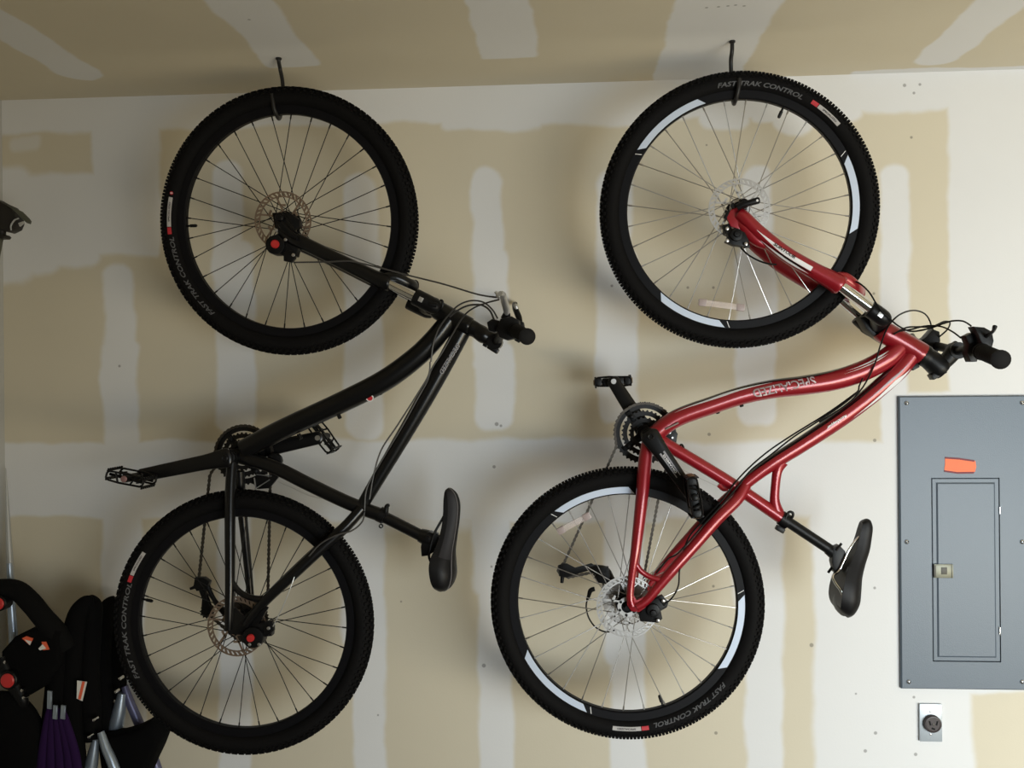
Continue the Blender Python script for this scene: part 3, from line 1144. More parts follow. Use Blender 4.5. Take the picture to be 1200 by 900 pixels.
box(mb, c, ax, (0, -1, 0), ax.cross(Vector((0, -1, 0))), .006, .0006, .0065, .0002)
mb.build('crown_sticker', M['alu'], crA)
# front axle
mb = MB()
c = A.p(337.5, 260.5, 0)
lathe(mb, [(0.005, -.078), (0.005, .078)], c, (0, -1, 0), 10)
lathe(mb, [(0.011, .066), (0.012, .070), (0.012, .080), (0.008, .084)], c, (0, -1, 0), 16)
A.tube(mb, [(329, 262, .084, 4), (337, 272, .092, 4), (349, 279, .094, 3.2)], sub=4)
mb.build('quick_release', M['plastic'], fkA)


def caliper(bike, pts, knob, name, dw, parent, knob_m):
    """mechanical / hydraulic caliper body from outline blocks"""
    cal = MB()
    for poly, d, h in pts:
        prism(cal, bike.out(poly, dw + d), (0, -1, 0), h, min(.004, h * .45))
    o_ = cal.build(name, M['plastic'], parent, sharp=50)
    kb = MB()
    c = bike.p(knob[0], knob[1], dw)
    r = knob[2]
    lathe(kb, [(r, 0), (r, knob[3]), (r * .82, knob[3] + .003), (r * .3, knob[3] + .0034)], c, (0, -1, 0), 20)
    kb.build('adjuster_knob', knob_m, o_)
    for bx, by in knob[4]:
        b = MB()
        lathe(b, [(.0045, 0), (.0045, .004), (.0025, .0048)], bike.p(bx, by, dw + .018), (0, -1, 0), 8)
        b.build('bolt', M['steel'], o_)
    return o_


def circ(x, y, r, n=14):
    return [(x + r * math.cos(2 * PI * i / n), y + r * math.sin(2 * PI * i / n)) for i in range(n)]


cA = caliper(A, [(circ(325, 288, 11.5), 0, .021), ([(319, 278), (331, 273), (345, 284), (351, 293), (349, 301), (338, 302), (326, 298)], -.006, .015),
                 ([(333, 296), (343, 293), (347, 303), (342, 308), (333, 306)], .006, .008), ([(320, 250), (340, 249), (353, 258), (353, 267), (342, 270), (324, 270)], -.008, .012)],
             (325.5, 287.5, .0115, .026, [(344, 299), (335, 281), (324, 270)]), 'front_brake_caliper', .058, rootA, M['red_plastic'])
cB = caliper(A, [(circ(299, 745, 12.5), 0, .021), ([(287, 741), (296, 732), (309, 728), (321, 734), (320, 744), (312, 745), (306, 756), (293, 758)], -.004, .015),
                 ([(311, 728), (320, 727), (322, 738), (315, 744), (309, 741)], .008, .007), ([(277, 728), (296, 722), (300, 738), (288, 752)], -.012, .008)],
             (297, 745, .0105, .026, [(315, 736), (304, 755), (293, 755)]), 'rear_brake_caliper', .062, rootA, M['red_plastic'])

# drivetrain -------------------------------------------------------
Aa, Ab, csA = crankset(A, (275, 534.5), (166, 557, .080), (373, 513, -.080), (285.5, 533), arm_w=(10.5, 7.5))
ldA = (A.p(199, 563) - A.p(150, 550)).normalized()
pedal(A, Aa[1], 1, (ldA.x, 0, ldA.z), csA)
pedal(A, Ab[1], -1, (0.62, 0, -0.78), csA)
ch = arc_pts(A, (285.5, 533), .083, 200, -20, 26, -.05)
ch = [A.p(232, 688, -.05), A.p(246, 556, -.05)] + ch + [A.p(317, 552, -.05), A.p(314, 694, -.05)] + arc_pts(A, (285, 728), .055, 20, -150, 16, -.05)[0:13] + [A.p(247, 722, -.05)] + \
    arc_pts(A, (243, 716), .018, -60, 100, 8, -.05) + arc_pts(A, (237, 687), .016, -60, 180, 8, -.05)
chain_part(A, ch)
rd = empty('rear_derailleur', A.p(262, 728, -.05), rootA)
mb = MB()
prism(mb, A.out([(233, 683), (238, 682), (245, 700), (250, 714), (246, 721), (240, 722), (237, 712), (240, 706)], -.058), (0, -1, 0), .0015, .0005)
prism(mb, A.out([(230, 684), (235, 682), (241, 698), (247, 713), (243, 721), (237, 720), (236, 712), (237, 702)], -.042), (0, -1, 0), .0015, .0005)
mb.build('cage', M['plastic'], rd)
mb = MB()
A.tube(mb, [(243, 686, -.050, 3), (248, 697, -.052, 2.6), (253, 706, -.055, 3), (261, 715, -.06, 4), (275, 724, -.07, 5.5), (284, 728, -.075, 6)], sub=4)
prism(mb, A.out([(230, 676), (240, 676), (247, 681), (244, 690), (232, 692), (228, 686)], -.05), (0, -1, 0), .012, .004)
mb.build('body', M['plastic'], rd)


def fr_at(bike, x, y, dw):
    c_ = bike.p(x, y, dw)
    return lambda r, a, h: c_ + Vector((math.cos(a), 0, math.sin(a))) * r + Vector((0, -1, 0)) * h


for (x, y) in ((242, 717), (238, 686)):
    mb = MB()
    gear(mb, fr_at(A, x, y, -.05), .0195, 11, 0, .002, .004, .004)
    mb.build('jockey_wheel', M['ring_black'], rd, sharp=30)
mb = MB()
A.tube(mb, [(233, 685, -.05, 2.2), (228, 688, -.05, 2), (223, 690, -.05, 1.6)], sub=3)
mb.build('barrel_adjuster', M['plastic'], rd)
fd = MB()
prism(fd, A.out([(297, 566), (306, 556), (317, 560), (322, 548), (317, 536), (322, 533), (328, 545), (326, 560), (316, 572), (302, 573)], -.05), (0, -1, 0), .006, .001)
prism(fd, A.out(circ(322, 540, 9, 12), -.03), (0, -1, 0), .010, .003)
fdo = fd.build('front_derailleur', M['plastic'], rootA)
mb = MB()
for a_, b_ in (((299, 573), (316, 562)), ((298, 560), (300, 574)), ((301, 556), (318, 558))):
    sweep(mb, [(A.p(*a_, -.042), .0016, .004), (A.p(*b_, -.042), .0016, .004)], n=8, sub=1)
mb.build('derailleur_link', M['alu'], fdo)

# seat -------------------------------------------------------------
mb = MB()
A.tube(mb, [(440, 600.5, 0, 6.9), (497, 629.5, 0, 6.9)], sub=1, n=20)
A.tube(mb, [(492, 627, 0, 8), (500, 630, 0, 9.5), (508, 634, 0, 9)], sub=3)
prism(mb, A.out([(497, 626), (504, 622), (513, 625), (518, 636), (512, 644), (503, 650), (495, 651), (494, 640)], 0), (0, -1, 0), .018, .004)
for dx in (-1, 1):
    lathe(mb, [(.006, -.03), (.006, .03)], A.p(507 + dx * 5, 636 + dx * 7, 0), (0, -1, 0), 10)
mb.build('seatpost', M['black_paint'], rootA)
mb = MB()
A.tube(mb, [(444, 602, 0, 9.2), (451, 605.5, 0, 9.2)], sub=1, n=20)
A.tube(mb, [(452, 604, .010, 3), (452.5, 598, .014, 3), (453.5, 593, .012, 2.6), (456, 592, .008, 1.8)], sub=3)
lathe(mb, [(0.0060, -.003), (0.0060, .003), (0.0036, .003), (0.0036, -.003)], A.p(446.5, 616.5, .008), (0, -1, 0), 16, closed=True)
A.tube(mb, [(447, 612, .008, 2.4), (450, 605, .008, 2.4)], sub=1)
mb.build('seat_clamp', M['plastic'], rootA)
sdA = saddle(A, [(525.5, 571.5, 522, 574, .006), (531, 573.5, 520.5, 578, .015), (536.5, 580, 519.5, 587, .020), (539.5, 592, 519, 600, .022), (538.5, 610, 518, 613, .026), (536, 628, 514.5, 629, .034),
                 (534, 645, 509.5, 643, .046), (534.5, 660, 504, 655, .060), (535, 672, 502, 667, .068), (532.5, 682, 503.5, 680, .066), (528, 688, 507, 689, .056), (520, 691.5, 512, 692.5, .034)],
             M['vinyl'], M['vinyl_grey'])
for sg in (1, -1):
    mb = MB()
    A.tube(mb, [(524, 598, .006 * sg, 1.5), (519, 607, .014 * sg, 1.5), (510, 623, .022 * sg, 1.5), (506, 634, .022 * sg, 1.5), (504, 644, .022 * sg, 1.5), (503, 654, .026 * sg, 1.5), (510, 668, .034 * sg, 1.5)], n=10, sub=5)
    mb.build('saddle_rail', M['plastic'], sdA)

# cockpit ----------------------------------------------------------
mb = MB()
A.tube(mb, [(549, 382.5, 0, 9.6), (553, 384.5, 0, 9.8), (558, 387, 0, 9.2), (562, 389.5, 0, 9.5), (567, 392, 0, 9.5)], sub=3, n=20)
A.tube(mb, [(560, 388.5, 0, 9), (567, 393, 0, 9.8), (574, 396, 0, 8), (582, 399, 0, 9), (586, 401, 0, 8)], sub=4, power=.8)
lathe(mb, [(.021, -.021), (.021, .021)], A.p(580, 401, 0), (0, -1, 0), 20)
box(mb, A.p(578, 409, 0), (.8, 0, -.5), (0, 1, 0), (.5, 0, .8), .016, .016, .007, .003)
box(mb, A.p(569, 404, 0), (.8, 0, -.5), (0, 1, 0), (.5, 0, .8), .006, .014, .006, .002)
mb.build('stem', M['black_paint'], rootA)
barp = [(606, 391, -.325), (600, 390, -.20), (592, 388, -.11), (583, 398, -.04), (580.5, 400.5, 0), (584, 397, .04), (590, 388, .11), (602, 387, .20), (616, 393, .325)]
mb = MB()
sweep(mb, [(A.p(x, y, d), .0118, .0118) for x, y, d in barp], n=14, sub=6, ref=(0, 0, 1))
hbA = mb.build('handlebar', M['plastic'], rootA)


def grip(bike, a, b, hb, r=.0165):
    mb = MB()
    pa, pb = bike.p(*a), bike.p(*b)
    ax_ = (pb - pa).normalized()
    L_ = (pb - pa).length
    prof = [(r * 1.12, 0), (r * 1.15, .006), (r, .009)]
    t = .012
    while t < L_ - .014:
        prof += [(r, t), (r * 1.06, t + .0025), (r * 1.06, t + .005), (r, t + .0065)]
        t += .0085
    prof += [(r, L_ - .008), (r * 1.22, L_ - .005), (r * 1.22, L_), (r * .9, L_ + .003)]
    lathe(mb, prof, pa, ax_, 20)
    return mb.build('grip', M['grip'], hb)


grip(A, (604, 387.5, .205), (618, 394.5, .33), hbA)
grip(A, (601, 390, -.205), (606, 391, -.328), hbA)


def lever_set(bike, hb, parts, blade, mats=('plastic', 'plastic')):
    """parts: (outline, dw, half thickness); blade: tube spec"""
    mb = MB()
    for poly, d, h in parts:
        prism(mb, bike.out(poly, d), (0, -1, 0), h, min(.005, h * .45))
    o_ = mb.build('shifter', M[mats[0]], hb, sharp=50)
    mb = MB()
    bike.tube(mb, blade, sub=5, n=10)
    mb.build('brake_lever', M[mats[1]], o_)
    return o_


lA = lever_set(A, hbA, [([(587, 374), (600, 371), (609, 376), (610, 389), (604, 397), (595, 399), (586, 396), (582, 387)], .18, .020), ([(571, 378), (577, 374), (586, 376), (587, 386), (580, 390), (573, 388)], .16, .014),
                        ([(592, 363), (597, 361), (599, 374), (590, 376), (587, 372)], .17, .010)],
               [(594, 376, .17, 3.6), (594, 366, .175, 4), (592, 357, .20, 4.2), (590, 349, .26, 4), (589, 345, .31, 3.6), (586, 344, .33, 3)], ('plastic', 'alu'))
mb = MB()
lathe(mb, [(.0055, 0), (.0062, .004), (.0062, .010), (.004, .014), (.004, .020)], A.p(586, 349, .17), A.p(580, 341, .17) - A.p(586, 349, .17), 12)
mb.build('barrel_adjuster', M['alu'], lA)
lB = lever_set(A, hbA, [([(597, 378), (606, 374), (614, 378), (616, 388), (606, 394), (597, 392)], -.18, .018), ([(603, 392), (611, 390), (613, 398), (608, 402), (603, 399)], -.17, .010)],
               [(610, 382, -.17, 3), (608, 372, -.18, 3.6), (604, 362, -.20, 3.4), (603, 357, -.26, 3), (604, 356, -.31, 2.6)], ('plastic', 'plastic'))
mb = MB()
lathe(mb, [(.004, 0), (.0058, .004), (.0058, .012), (.003, .016)], A.p(606, 362, -.17), A.p(602, 353, -.17) - A.p(606, 362, -.17), 12)
mb.build('barrel_adjuster', M['alu'], lB)

# cables -----------------------------------------------------------
A.cable([(582, 348.5, .17), (560, 345, .15), (520, 333, .11), (478, 322.5, .085), (450, 315, .084), (425, 309, .082), (408, 306, .084), (380, 307, .082), (344, 307.5, .078)], .0022, m=M['cable_grey'])
A.cable([(583, 373, .15), (577, 363, .14), (566, 354, .12), (551, 352.5, .10), (537, 358, .08), (525, 370, .06), (515, 384, .045), (508, 402, .035), (505, 424, .03)], .0022, m=M['cable_grey'])
A.cable([(579, 375, .15), (574, 364, .13), (564, 357.5, .11), (549, 358, .09), (536, 364, .07), (527, 371, .055)], .0026, m=M['cable_grey'])
A.cable([(585, 351, .15), (570, 355, .13), (555, 361, .10), (543, 371, .07), (530, 392, .04), (518, 413, .032), (506, 432, .028), (500, 448, .022), (490, 466, .020), (470, 502, .019), (447, 540, .017), (430, 572, .016), (427, 600, .02),
         (424, 612, .03), (412, 622, .05), (395, 627, .06), (376, 637, .062), (362, 652, .064)], .0022, m=M['cable_grey'])
A.cable([(504, 424, .03), (502, 440, .026), (489, 462, .022), (466, 498, .020), (447, 527, .019), (438, 556, .018), (433, 585, .018)], .0022, m=M['cable_grey'])
A.cable([(345, 676, .075), (340, 690, .078), (331, 712, .078), (320, 734, .076)], .0014, m=M['alu'])
A.cable([(325, 564, .0), (345, 573, .0), (363, 581, .0), (377, 584, .0)], .0010, m=M['alu'])

# ================================================================== RED BIKE
rootB = empty('bicycle', P(734, 866, 0.33))
tag(rootB, 'red mountain bike hanging by its front wheel beside the grey panel', 'bicycle')
B = Bike(0.33, rootB)
axisB = (B.p(1083, 415) - B.p(868, 250)).normalized()
wheel(B, 'front_wheel', (864, 247), False, M['spoke_steel'], (99.5, 60, 'FAST TRAK CONTROL'), (52, 39.5, None), [(108, 146), (-12, 24), (228, 262)], 66, turn=(axisB, math.radians(4)), rotor_m='steel', swap=0.02)
wheel(B, 'rear_wheel', (734, 706), True, M['spoke_steel'], (-39, -78, 'FAST TRAK CONTROL'), (-84, -97, None), [(87, 126), (-34, 3), (207, 248)], -71, rotor_m='steel', swap=0.06, rot_r=0.082)

mb = MB()
dtB = [(764, 512, 0, 10), (782, 497, 0, 10.2), (800, 487, 0, 10.4), (833, 475.5, 0, 10.4), (868, 464, 0, 10.6), (905, 456, 0, 11), (943, 451.5, 0, 11.4), (980, 445, 0, 12), (1014, 433.5, 0, 12.2), (1040, 419, 0, 12), (1055, 405, 0, 11)]
ttB = [(1072, 411, 0, 10), (1056, 432, 0, 10), (1037, 449, 0, 10.4), (1014, 468.5, 0, 10.2), (983, 492, 0, 9.8), (941, 520, 0, 9.2), (903, 544, 0, 8.4), (878, 563, 0, 7.2), (866, 574, 0, 6.6)]
B.tube(mb, dtB, sub=6, n=20)
B.tube(mb, ttB, sub=6, n=20)
B.tube(mb, [(766, 511, 0, 7.4), (789, 525.5, 0, 7.4), (858, 567.5, 0, 7.4), (920, 610, 0, 7.4)], sub=5)
B.tube(mb, [(1032, 387, 0, 11), (1035, 389, 0, 13), (1052, 398, 0, 12.6), (1066, 406, 0, 12.4), (1080, 415, 0, 13), (1083, 417, 0, 11)], sub=3, n=22)
B.tube(mb, [(916, 541, 0, 8, 6), (911, 552, 0, 5.8, 5), (908.5, 571, 0, 5.4, 5), (908, 588, 0, 6, 5.4), (912, 603, 0, 8, 6)], sub=5)
bbB = B.p(764, 511, 0)
lathe(mb, [(0.0215, -0.037), (0.0215, 0.037)], bbB, (0, -1, 0), 24)
for sg in (1, -1):
    d = lambda v: v * sg
    if sg > 0:
        B.tube(mb, [(760, 514, .028, 7), (756, 540, .036, 8), (753, 575, .048, 7.6), (749, 612, .058, 7), (745, 645, .066, 6), (740, 680, .069, 4.6), (738.5, 700, .070, 4.4), (741, 710, .070, 4.6)], sub=5)
        B.tube(mb, [(874, 569, .014, 6.6), (864, 585, .024, 7.2), (840, 609, .042, 7), (815, 638, .056, 6.8), (790, 666, .066, 6.6), (771, 688, .069, 6), (757, 704, .070, 5.4), (746, 711, .070, 5.2)], sub=5)
        B.tube(mb, [(743, 657, .067, 4.2), (750, 668, .068, 3.4), (762, 676, .068, 3.4), (777, 680, .068, 4.4)], sub=5)
        prism(mb, B.out([(734, 697), (742, 697), (746, 703), (754, 699), (762, 702), (756, 712), (749, 717), (740, 716), (735, 709)], .070), (0, -1, 0), .005, .0018)
    else:
        B.tube(mb, [(758, 520, -.028, 6.6), (756, 545, -.036, 7), (753, 580, -.048, 6.6), (749, 615, -.058, 6), (746, 650, -.066, 5), (743, 690, -.068, 4), (742, 704, -.068, 4)], sub=5)
        B.tube(mb, [(870, 568, -.014, 6), (852, 584, -.026, 6.2), (829, 606, -.042, 6), (805, 633, -.056, 6), (782, 659, -.066, 5.6), (760, 686, -.068, 5), (748, 702, -.068, 5)], sub=5)
sweep(mb, [(B.p(845, 604, .036), .006, .006), (B.p(845, 604, -.036), .006, .006)], n=10, sub=1, ref=(0, 0, 1))
frameB = mb.build('frame', M['red_paint'], rootB)
lettering(B, 'lettering', 'SPECIALIZED', ((956, 445.5), (883, 461.5)), 0.0235, M['silver_decal'], frameB, 0.0272, shear=-0.2, fn=on_tube(0.0262, 0.0235))
lettering(B, 'lettering', 'Rockhopper', ((992, 486.5), (969, 501.5)), 0.0085, M['white_decal'], frameB, 0.0236, shear=0.25, fn=on_tube(0.0226, 0.0085))


def tube_skin(bike, spec, i0, i1, a0, a1, m, name, parent, taper=(1, 1), sub=6, off=0.0006, steps=8):
    """painted panel lying on a swept tube: path fraction i0..i1, section angle a0..a1 (degrees; 0 = right-hand normal, 90 = to the viewer)"""
    rr = catmull([[*p_, a, b] for p_, a, b in bike.rows(spec)], sub)
    pts = [Vector(r[:3]) for r in rr]
    n0, n1 = int(i0 * (len(rr) - 1)), int(i1 * (len(rr) - 1))
    ref = Vector((0, -1, 0))
    vs, fs = [], []
    for i in range(n0, n1 + 1):
        t = (pts[min(i + 1, len(pts) - 1)] - pts[max(i - 1, 0)]).normalized()
        b = (ref - t * ref.dot(t)).normalized()
        nn = b.cross(t)
        u = (i - n0) / max(1, n1 - n0)
        # width envelope: pointed at ends set by taper
        e = min(1, (u / max(1e-6, taper[0])) if taper[0] else 1, ((1 - u) / max(1e-6, taper[1])) if taper[1] else 1)
        e = max(e, 0.03)
        am = a0 + (a1 - a0) * 0.5
        for k_ in range(steps + 1):
            an = math.radians(am + (a1 - a0) * (k_ / steps - .5) * e)
            vs.append(pts[i] + nn * (math.cos(an) * (rr[i][3] + off)) + b * (math.sin(an) * (rr[i][4] + off)))
    w_ = steps + 1
    for i in range(n1 - n0):
        for k_ in range(steps):
            fs.append([i * w_ + k_, i * w_ + k_ + 1, (i + 1) * w_ + k_ + 1, (i + 1) * w_ + k_])
    mb = MB().add(vs, fs)
    return mb.build(name, m, parent)


# painted stripes: dark outer flank of down tube and inner flank of top tube, white flashes
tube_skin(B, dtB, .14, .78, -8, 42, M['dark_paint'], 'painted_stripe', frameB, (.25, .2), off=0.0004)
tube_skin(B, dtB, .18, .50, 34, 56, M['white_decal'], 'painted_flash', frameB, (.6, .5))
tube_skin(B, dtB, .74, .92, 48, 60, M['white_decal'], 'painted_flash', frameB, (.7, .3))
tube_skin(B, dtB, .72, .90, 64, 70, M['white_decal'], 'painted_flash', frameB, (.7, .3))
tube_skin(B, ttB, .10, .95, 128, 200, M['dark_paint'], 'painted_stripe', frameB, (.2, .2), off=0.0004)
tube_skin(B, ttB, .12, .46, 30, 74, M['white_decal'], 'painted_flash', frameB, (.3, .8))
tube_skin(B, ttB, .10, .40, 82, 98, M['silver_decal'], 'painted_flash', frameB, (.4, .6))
for q in ((841, 483), (869, 475)):
    mb = MB()
    lathe(mb, [(0.0055, -0.010), (0.0055, 0.003), (0.0035, 0.0045)], B.p(q[0], q[1], 0), (0.25, 0, -0.95), 12)
    mb.build('bottle_boss', M['plastic'], frameB)

# fork -------------------------------------------------------------
fkB = empty('fork', B.p(1030, 380, 0), rootB)
legspec = [(866, 250, .062, 7), (872, 255, .064, 8), (890, 273, .064, 8.6), (920, 297, .064, 9), (950, 315, .064, 9.6), (972, 327, .064, 11), (983, 333.5, .064, 12), (986, 335.5, .064, 10.5)]
for sg in (1, -1):
    dx, dy = (0, 0) if sg > 0 else (-4, 14)
    mb = MB()
    sp = [(x + dx, y + dy, d_ * sg, r_) for x, y, d_, r_ in legspec]
    B.tube(mb, sp, sub=5, n=20)
    if sg > 0:
        prism(mb, B.out([(856, 246), (868, 242), (876, 252), (880, 262), (868, 270), (856, 266), (851, 256)], .058), (0, -1, 0), .007, .0025)
        B.tube(mb, [(864, 258, .05, 6), (873, 268, .056, 7.5), (886, 281, .058, 7), (898, 288, .060, 5)], sub=4)
    leg = mb.build('lower_leg', M['red_paint'], fkB)
    if sg > 0:
        tube_skin(B, sp, .27, .585, 84, 116, M['white_decal'], 'fork_decal', leg, (.45, 0), off=.0006)
        tube_skin(B, sp, .32, .58, 132, 150, M['white_decal'], 'fork_decal', leg, (.4, .3), off=.0006)
        tube_skin(B, sp, .31, .60, 118, 133, M['dark_paint'], 'fork_decal', leg, (.4, .3), off=.0006)
        mb = MB()
        a, b = B.p(906.5, 286.5, .0866), B.p(931.5, 303, .0874)
        dd = (b - a).normalized()
        uu = Vector((0, -1, 0)).cross(dd)
        text_on(mb, 'SUNTOUR', (b - a).length, .0085, lambda s_, t: a + dd * s_ + uu * (t - .0015), shear=.2)
        mb.build('fork_lettering', M['rim_black'], leg)
    mb = MB()
    dx, dy = (0, 0) if sg > 0 else (-2, 14)
    B.tube(mb, [(982 + dx, 333 + dy * .9, .064 * sg, 6.6), (1030 + dx * 4, 368 + dy, .064 * sg, 6.6)], sub=1, n=20)
    mb.build('stanchion', M['chrome'], fkB)
mb = MB()
B.tube(mb, [(974, 327, .064, 7, 6), (990, 326, .060, 7, 5), (1003, 337, .042, 7.5, 5), (1008, 342, .0, 7.5, 5), (996, 345, -.042, 7, 5), (974, 338, -.062, 6.5, 5)], sub=6)
mb.build('arch', M['red_paint'], fkB)
mb = MB()
B.tube(mb, [(1019, 362, .064, 9.4), (1022, 364, .064, 10.2), (1034, 372.5, .063, 10.0), (1038, 375.5, .058, 8)], sub=4)
B.tube(mb, [(1006, 371, -.064, 9.4), (1009, 374, -.064, 10.2), (1021, 384, -.063, 10.0), (1026, 389, -.058, 8)], sub=4)
B.tube(mb, [(1028, 369, .060, 10, 9), (1030, 374, .03, 11, 10), (1031, 380, 0, 12.5, 11), (1025, 384, -.03, 12, 10), (1017, 381, -.060, 11, 9)], sub=4)
prism(mb, B.out([(1004, 372), (1016, 370), (1030, 378), (1036, 392), (1033, 402), (1018, 392), (1012, 386)], -.02), (0, -1, 0), .025, .006)
crB = mb.build('crown', M['plastic'], fkB)
mb = MB()
ax = (B.p(1034, 372.5) - B.p(1022, 364)).normalized()
box(mb, B.p(1032, 369, .0875), ax, (0, -1, 0), ax.cross(Vector((0, -1, 0))), .0065, .0006, .006, .0002)
mb.build('crown_sticker', M['alu'], crB)
mb = MB()
c = B.p(864, 247, 0)
lathe(mb, [(0.005, -.076), (0.005, .076)], c, (0, -1, 0), 10)
lathe(mb, [(0.012, .064), (0.013, .068), (0.013, .078), (0.009, .082)], B.p(866, 245, 0), (0, -1, 0), 16)
B.tube(mb, [(864, 243, .082, 4), (872, 239.5, .088, 3.6), (881, 237, .090, 3.8), (888, 235, .090, 4), (890, 234.5, .090, 3)], sub=4)
lathe(mb, [(.0060, -.004), (.0068, .001), (.0060, .004)], B.p(859, 241, .072), (0, -1, 0), 10)
box(mb, B.p(853, 252, .058), (.5, 0, .85), (0, 1, 0), (.85, 0, -.5), .012, .006, .007, .003)
qb = mb.build('quick_release', M['plastic'], fkB)
mb = MB()
lathe(mb, [(.0032, 0), (.0032, .0012)], B.p(887.5, 235, .0992), (0, -1, 0), 12)
mb.build('lever_eye', M['white_decal'], qb)
caliper(B, [(circ(862, 276, 7.5), .004, .018), ([(850, 270), (862, 268), (872, 273), (877, 283), (872, 290), (858, 288), (849, 284), (852, 278)], -.002, .014), ([(868, 283), (877, 284), (879, 290), (872, 291)], .004, .008),
            ([(846, 264), (855, 262), (859, 272), (850, 274)], -.008, .008)],
        (862, 276, .0085, .024, [(852, 282), (874, 286), (852, 268)]), 'front_brake_caliper', .060, rootB, M['plastic'])
caliper(B, [(circ(765, 714, 8), .002, .018), ([(757, 707), (768, 700), (776, 697), (783, 706), (781, 711), (774, 715), (776, 724), (771, 729), (762, 728), (750, 727), (748, 719)], -.003, .013), ([(770, 699), (776, 697), (783, 706), (778, 710)], .008, .008)],
        (765, 716, .0085, .023, [(771, 727), (777, 704)]), 'rear_brake_caliper', .062, rootB, M['plastic'])

# drivetrain -------------------------------------------------------
Ba, Bb, csB = crankset(B, (760, 510), (809, 578, .080), (719, 447, -.080), (755.5, 507.5), 'SHIMANO', arm_w=(10.5, 7.5))
pedal(B, Ba[1], 1, (-0.12, 0, 0.99), csB, True)
pedal(B, Bb[1], -1, (0.99, 0, 0.06), csB, True)
ch = [B.p(660, 662, -.05), B.p(722, 524, -.05)] + arc_pts(B, (755.5, 507.5), .082, 196, -20, 26, -.05) + [B.p(788, 520, -.05), B.p(772, 582, -.05), B.p(756, 668, -.05)] + \
    arc_pts(B, (734, 706), .058, 40, -175, 18, -.05) + [B.p(705, 668, -.05), B.p(693, 671, -.05), B.p(664, 677, -.05)] + arc_pts(B, (661, 668), .017, -80, -280, 8, -.05)
chain_part(B, ch)
rd = empty('rear_derailleur', B.p(706, 672, -.05), rootB)
for dwv in (-.057, -.043):
    mb = MB()
    prism(mb, B.out([(655, 662), (664, 660), (674, 665), (693, 660), (700, 664), (705, 672), (698, 674), (692, 668), (675, 673), (664, 677), (656, 675)], dwv), (0, -1, 0), .0015, .0005)
    mb.build('cage', M['plastic'], rd)
mb = MB()
B.tube(mb, [(690, 665, -.05, 4), (700, 668, -.05, 6.4), (708, 672, -.055, 8.5), (716, 682, -.065, 6), (726, 696, -.074, 6), (734, 706, -.076, 6)], sub=4)
prism(mb, B.out([(700, 664), (713, 664), (715, 674), (711, 684), (700, 682), (697, 674)], -.05), (0, -1, 0), .014, .005)
mb.build('body', M['plastic'], rd)
for (x, y) in ((661, 668), (703, 674)):
    mb = MB()
    gear(mb, fr_at(B, x, y, -.05), .0195, 11, 0, .002, .004, .004)
    mb.build('jockey_wheel', M['ring_black'], rd, sharp=30)
mb = MB()
B.tube(mb, [(660, 670, -.05, 3), (659, 677, -.05, 2.4), (658.5, 683, -.05, 2)], sub=3)
mb.build('cage_tail', M['plastic'], rd)
mb = MB()
B.tube(mb, [(697, 690, -.05, 2.6), (692, 692, -.05, 2.8), (690, 698, -.05, 2.2), (688, 703, -.05, 1.5)], sub=3)
mb.build('barrel_adjuster', M['plastic'], rd)
fdb = MB()
fr_ = fr_at(B, 782, 512, -.045)
gear(fdb, fr_, .021, 14, 0, .003, .012, .004)
prism(fdb, B.out([(778, 502), (788, 500), (794, 508), (792, 520), (784, 524), (776, 516)], -.03), (0, -1, 0), .008, .003)
fdo = fdb.build('front_derailleur', M['plastic'], rootB)
mb = MB()
sweep(mb, [(B.p(780, 503, .026), .0022, .004), (B.p(795, 495.5, .026), .0022, .004)], n=8, sub=1)
for q in ((785, 507), (788, 513), (786, 519)):
    lathe(mb, [(.003, -.003), (.003, .004)], B.p(q[0], q[1], -.02), (0, -1, 0), 8)
mb.build('derailleur_link', M['alu'], fdo)
mb = MB()
B.tube(mb, [(796, 523, .0, 1.2), (799, 521, .004, 1.2), (801, 525, .004, 1.2), (798, 528, 0, 1.2)], sub=4, n=8)
mb.build('cable_guide', M['plastic'], frameB)
mb = MB()
B.tube(mb, [(842, 568, 0, 3), (848, 573, 0, 3), (853, 573, 0, 2)], sub=3, n=8)
mb.build('cable_guide', M['red_paint'], frameB)

# seat -------------------------------------------------------------
mb = MB()
B.tube(mb, [(915, 606, 0, 6.3), (977, 647, 0, 6.3)], sub=1, n=20)
B.tube(mb, [(970, 643, 0, 6.5), (977, 648, 0, 7.5), (983, 653, 0, 7)], sub=3)
prism(mb, B.out([(974, 641), (982, 638), (989, 645), (990, 655), (984, 668), (976, 670), (973, 658)], 0), (0, -1, 0), .017, .004)
lathe(mb, [(.0035, -.012), (.0035, .012)], B.p(983, 641, .018), (0.6, 0, .8), 8)
lathe(mb, [(.0035, -.012), (.0035, .012)], B.p(973.5, 667, .0), (0.6, 0, .8), 8)
mb.build('seatpost', M['plastic'], rootB)
mb = MB()
B.tube(mb, [(915, 606.5, 0, 8.8), (924, 612.5, 0, 8.8)], sub=1, n=20)
B.tube(mb, [(919, 610, .014, 2.4), (922, 604, .016, 2), (925, 600, .016, 1.6), (929, 601, .016, 1.6), (929, 605, .014, 1.6), (926, 609, .012, 1.6)], sub=4, n=10)
box(mb, B.p(914, 620, .010), (.85, 0, -.5), (0, 1, 0), (.5, 0, .85), .012, .010, .007, .003)
mb.build('seat_clamp', M['plastic'], rootB)
